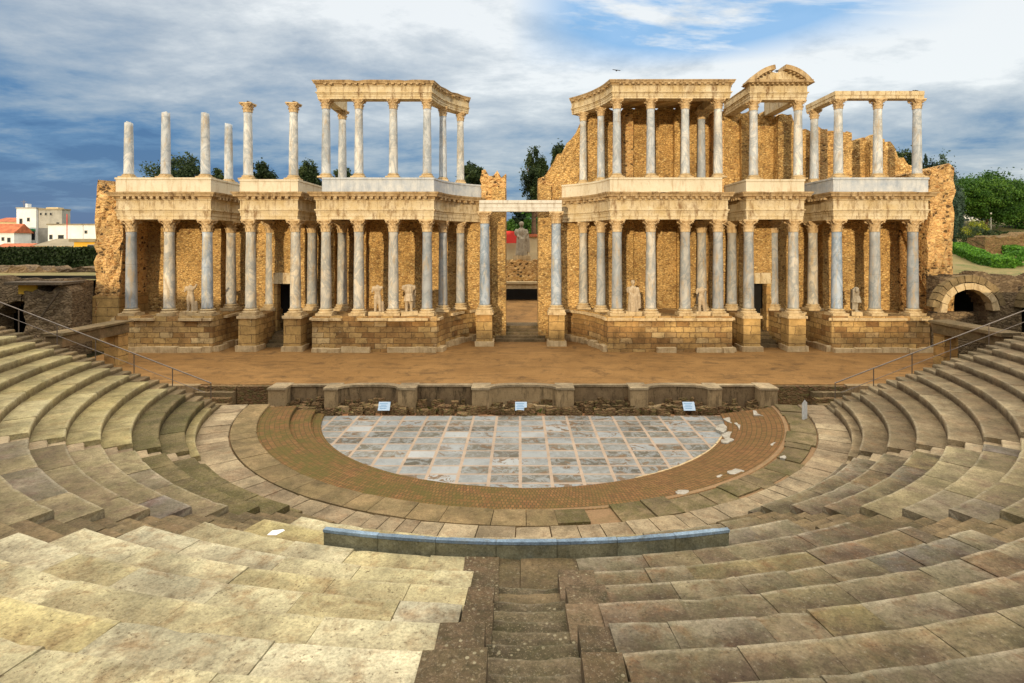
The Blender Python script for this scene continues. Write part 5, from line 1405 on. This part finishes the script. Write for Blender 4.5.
# ------------------------------------------------------------------ birds
def bird(label, x, y, z, fly=False):
    g = MB(); g.ell((0, 0, .12), (.16, .07, .08)); g.ell((.15, 0, .2), (.05, .045, .05)); g.tube((.19, 0, .2), (.25, 0, .19), .012, .003, 5)
    g.tube((-.12, 0, .11), (-.3, 0, .07), .05, .03, 6); g.tube((0, .02, 0), (0, .02, .07), .01, .01, 5); g.tube((0, -.02, 0), (0, -.02, .07), .01, .01, 5)
    if fly:
        for s in (-1, 1): g.box((0, s*.28, .16), (.16, .45, .02), t=(.5,0,.5))
    o = tag(g.build('bird', M['bird'], loc=(x, y, z)), label, 'bird', 'small birds on and above the ruins'); o.scale = (.6, .6, .6) if fly else (.8, .8, .8); o.rotation_euler = (0, 0, random.uniform(0, 3)); return o
bird('dark bird flying above the right wide pavilion', colx(616.5, YC), YC, zat(71.5, YC), True)
bird('dark bird perched on the left free standing capital', AX-18.75, YC, UB-.12+5.25)
bird('dark bird perched on the right free standing capital of the left doorway pavilion', AX-15.6, YC, UB-.12+5.25)
bird('bird sitting in the gap of the broken curved pediment', AX+17.4, YC-.1, UB-.12+5.4+1.36*.74+.93)
bird('bird perched on the end of the beam of the rightmost pavilion', AX+26.9, YC, UCAP+.5)

# ------------------------------------------------------------------ world, sun, camera
SUN_EL, SUN_AZ = 8.6, 15.0      # azimuth: sun behind the viewer, to the left
w = bpy.data.worlds.new('World'); scene.world = w; w.use_nodes = True
nt = w.node_tree; nt.nodes.clear(); N = nt.nodes; L = nt.links
class W(NT):
    def __init__(s): s.n = N; s.l = L; s.pos = None
q = W()
tc = N.new('ShaderNodeTexCoord'); d = tc.outputs['Generated']; q.pos = d
sky = N.new('ShaderNodeTexSky'); sky.sky_type = 'NISHITA'; sky.sun_disc = False
sky.sun_elevation = R_(SUN_EL); sky.sun_rotation = R_(180+SUN_AZ); sky.air_density = 1.2; sky.dust_density = .6
x, y, z = q.xyz(d)
zz = q.math('ADD', q.math('MAXIMUM', z, 0), .16)
v = q.comb(q.math('DIVIDE', x, zz), q.math('DIVIDE', y, zz), 0)
n1 = q.noise(1.25, 12, .62, vec=q.scalev((1, 1.25, 1), v, (3.1, 1.7, 0)), dist=.25)
n2 = q.noise(.42, 4, .5, vec=q.scalev((.7, 1.3, 1), v, (8.3, 2.2, 0)), dist=.2)
n3 = q.noise(4.2, 10, .65, vec=q.scalev((1, 1.3, 1), v, (1, 5, 0)))
# brightness of the cloud deck: thick and dark low and to the left, brighter up and to the right
e = q.math('ADD', q.ramp(z, [(0, 0), (.08, .05), (.16, .22), (.24, .44), (.34, .60), (.45, .74)]), .09)
e = q.math('ADD', e, q.math('MULTIPLY', x, .34))
f = q.math('ADD', e, q.math('MULTIPLY_ADD', n1, 1.5, -.72)); f = q.math('ADD', f, q.math('MULTIPLY_ADD', n2, .9, -.42)); f = q.math('ADD', f, q.math('MULTIPLY_ADD', n3, .5, -.25))
cloud = q.ramp(f, [(.0, (.035,.13,.32)), (.14, (.08,.20,.40)), (.30, (.22,.32,.46)), (.50, (.38,.45,.54)), (.70, (.58,.63,.68)), (.88, (.82,.85,.87))])
# blue openings
hole = q.math('MULTIPLY', q.ramp(q.noise(1.5, 7, .6, vec=q.scalev((.8, 1.6, 1), v, (5.5, .4, 0)), dist=.4), [(.38, 0), (.48, 1)]), q.ramp(q.math('MULTIPLY', q.math('SUBTRACT', 1, q.math('ABSOLUTE', q.math('MULTIPLY_ADD', x, 3.2, -.95))), q.ramp(z, [(.29, 0), (.36, 1)])), [(0, 0), (.35, 1)]))
cloud = q.mix(q.math('MULTIPLY', hole, .8), cloud, (.14, .40, .76))
mulf = q.math('MULTIPLY_ADD', q.ramp(z, [(.45, 0), (.75, 1)]), 1.75, 1.0)
low = q.math('MULTIPLY', q.ramp(y, [(0, 1), (.3, 0)]), q.ramp(z, [(.35, 1), (.6, 0)]))
mulf = q.math('MULTIPLY', mulf, q.math('MULTIPLY_ADD', low, -.2, 1.0))
vm = N.new('ShaderNodeVectorMath'); vm.operation = 'SCALE'; L.new(q.mix(q.ramp(z, [(.42, 0), (.62, 1)]), cloud, (.97, .90, .77)), vm.inputs[0]); L.new(mulf, vm.inputs['Scale'])
bg1 = N.new('ShaderNodeBackground'); L.new(vm.outputs[0], bg1.inputs[0]); bg1.inputs[1].default_value = 1.0
bg2 = N.new('ShaderNodeBackground'); L.new(sky.outputs[0], bg2.inputs[0]); bg2.inputs[1].default_value = .02
ad = N.new('ShaderNodeAddShader'); L.new(bg1.outputs[0], ad.inputs[0]); L.new(bg2.outputs[0], ad.inputs[1])
ow = N.new('ShaderNodeOutputWorld'); L.new(ad.outputs[0], ow.inputs[0])

sl = bpy.data.lights.new('sun', 'SUN'); sl.energy = 3.3; sl.angle = R_(1.2); sl.color = (1.0, .80, .52)
so = bpy.data.objects.new('sun', sl); COL.objects.link(so)
dirv = Vector((math.sin(R_(SUN_AZ))*math.cos(R_(SUN_EL)), math.cos(R_(SUN_AZ))*math.cos(R_(SUN_EL)), -math.sin(R_(SUN_EL))))
so.rotation_euler = dirv.to_track_quat('-Z', 'Y').to_euler(); so.location = (-30, -40, 30)

cam = bpy.data.cameras.new('camera'); co = bpy.data.objects.new('camera', cam); COL.objects.link(co)
co.location = (0, 0, EYE); co.rotation_euler = (R_(90), 0, 0)
cam.lens = 36*560/1024; cam.sensor_width = 36; cam.shift_x = -7.7/1024; cam.shift_y = -96.5/1024
cam.clip_start = .1; cam.clip_end = 6000
scene.camera = co
vs = scene.view_settings; vs.view_transform = 'Standard'; vs.look = 'None'; vs.gamma = 1; vs.exposure = 0.0; vs.use_curve_mapping = False
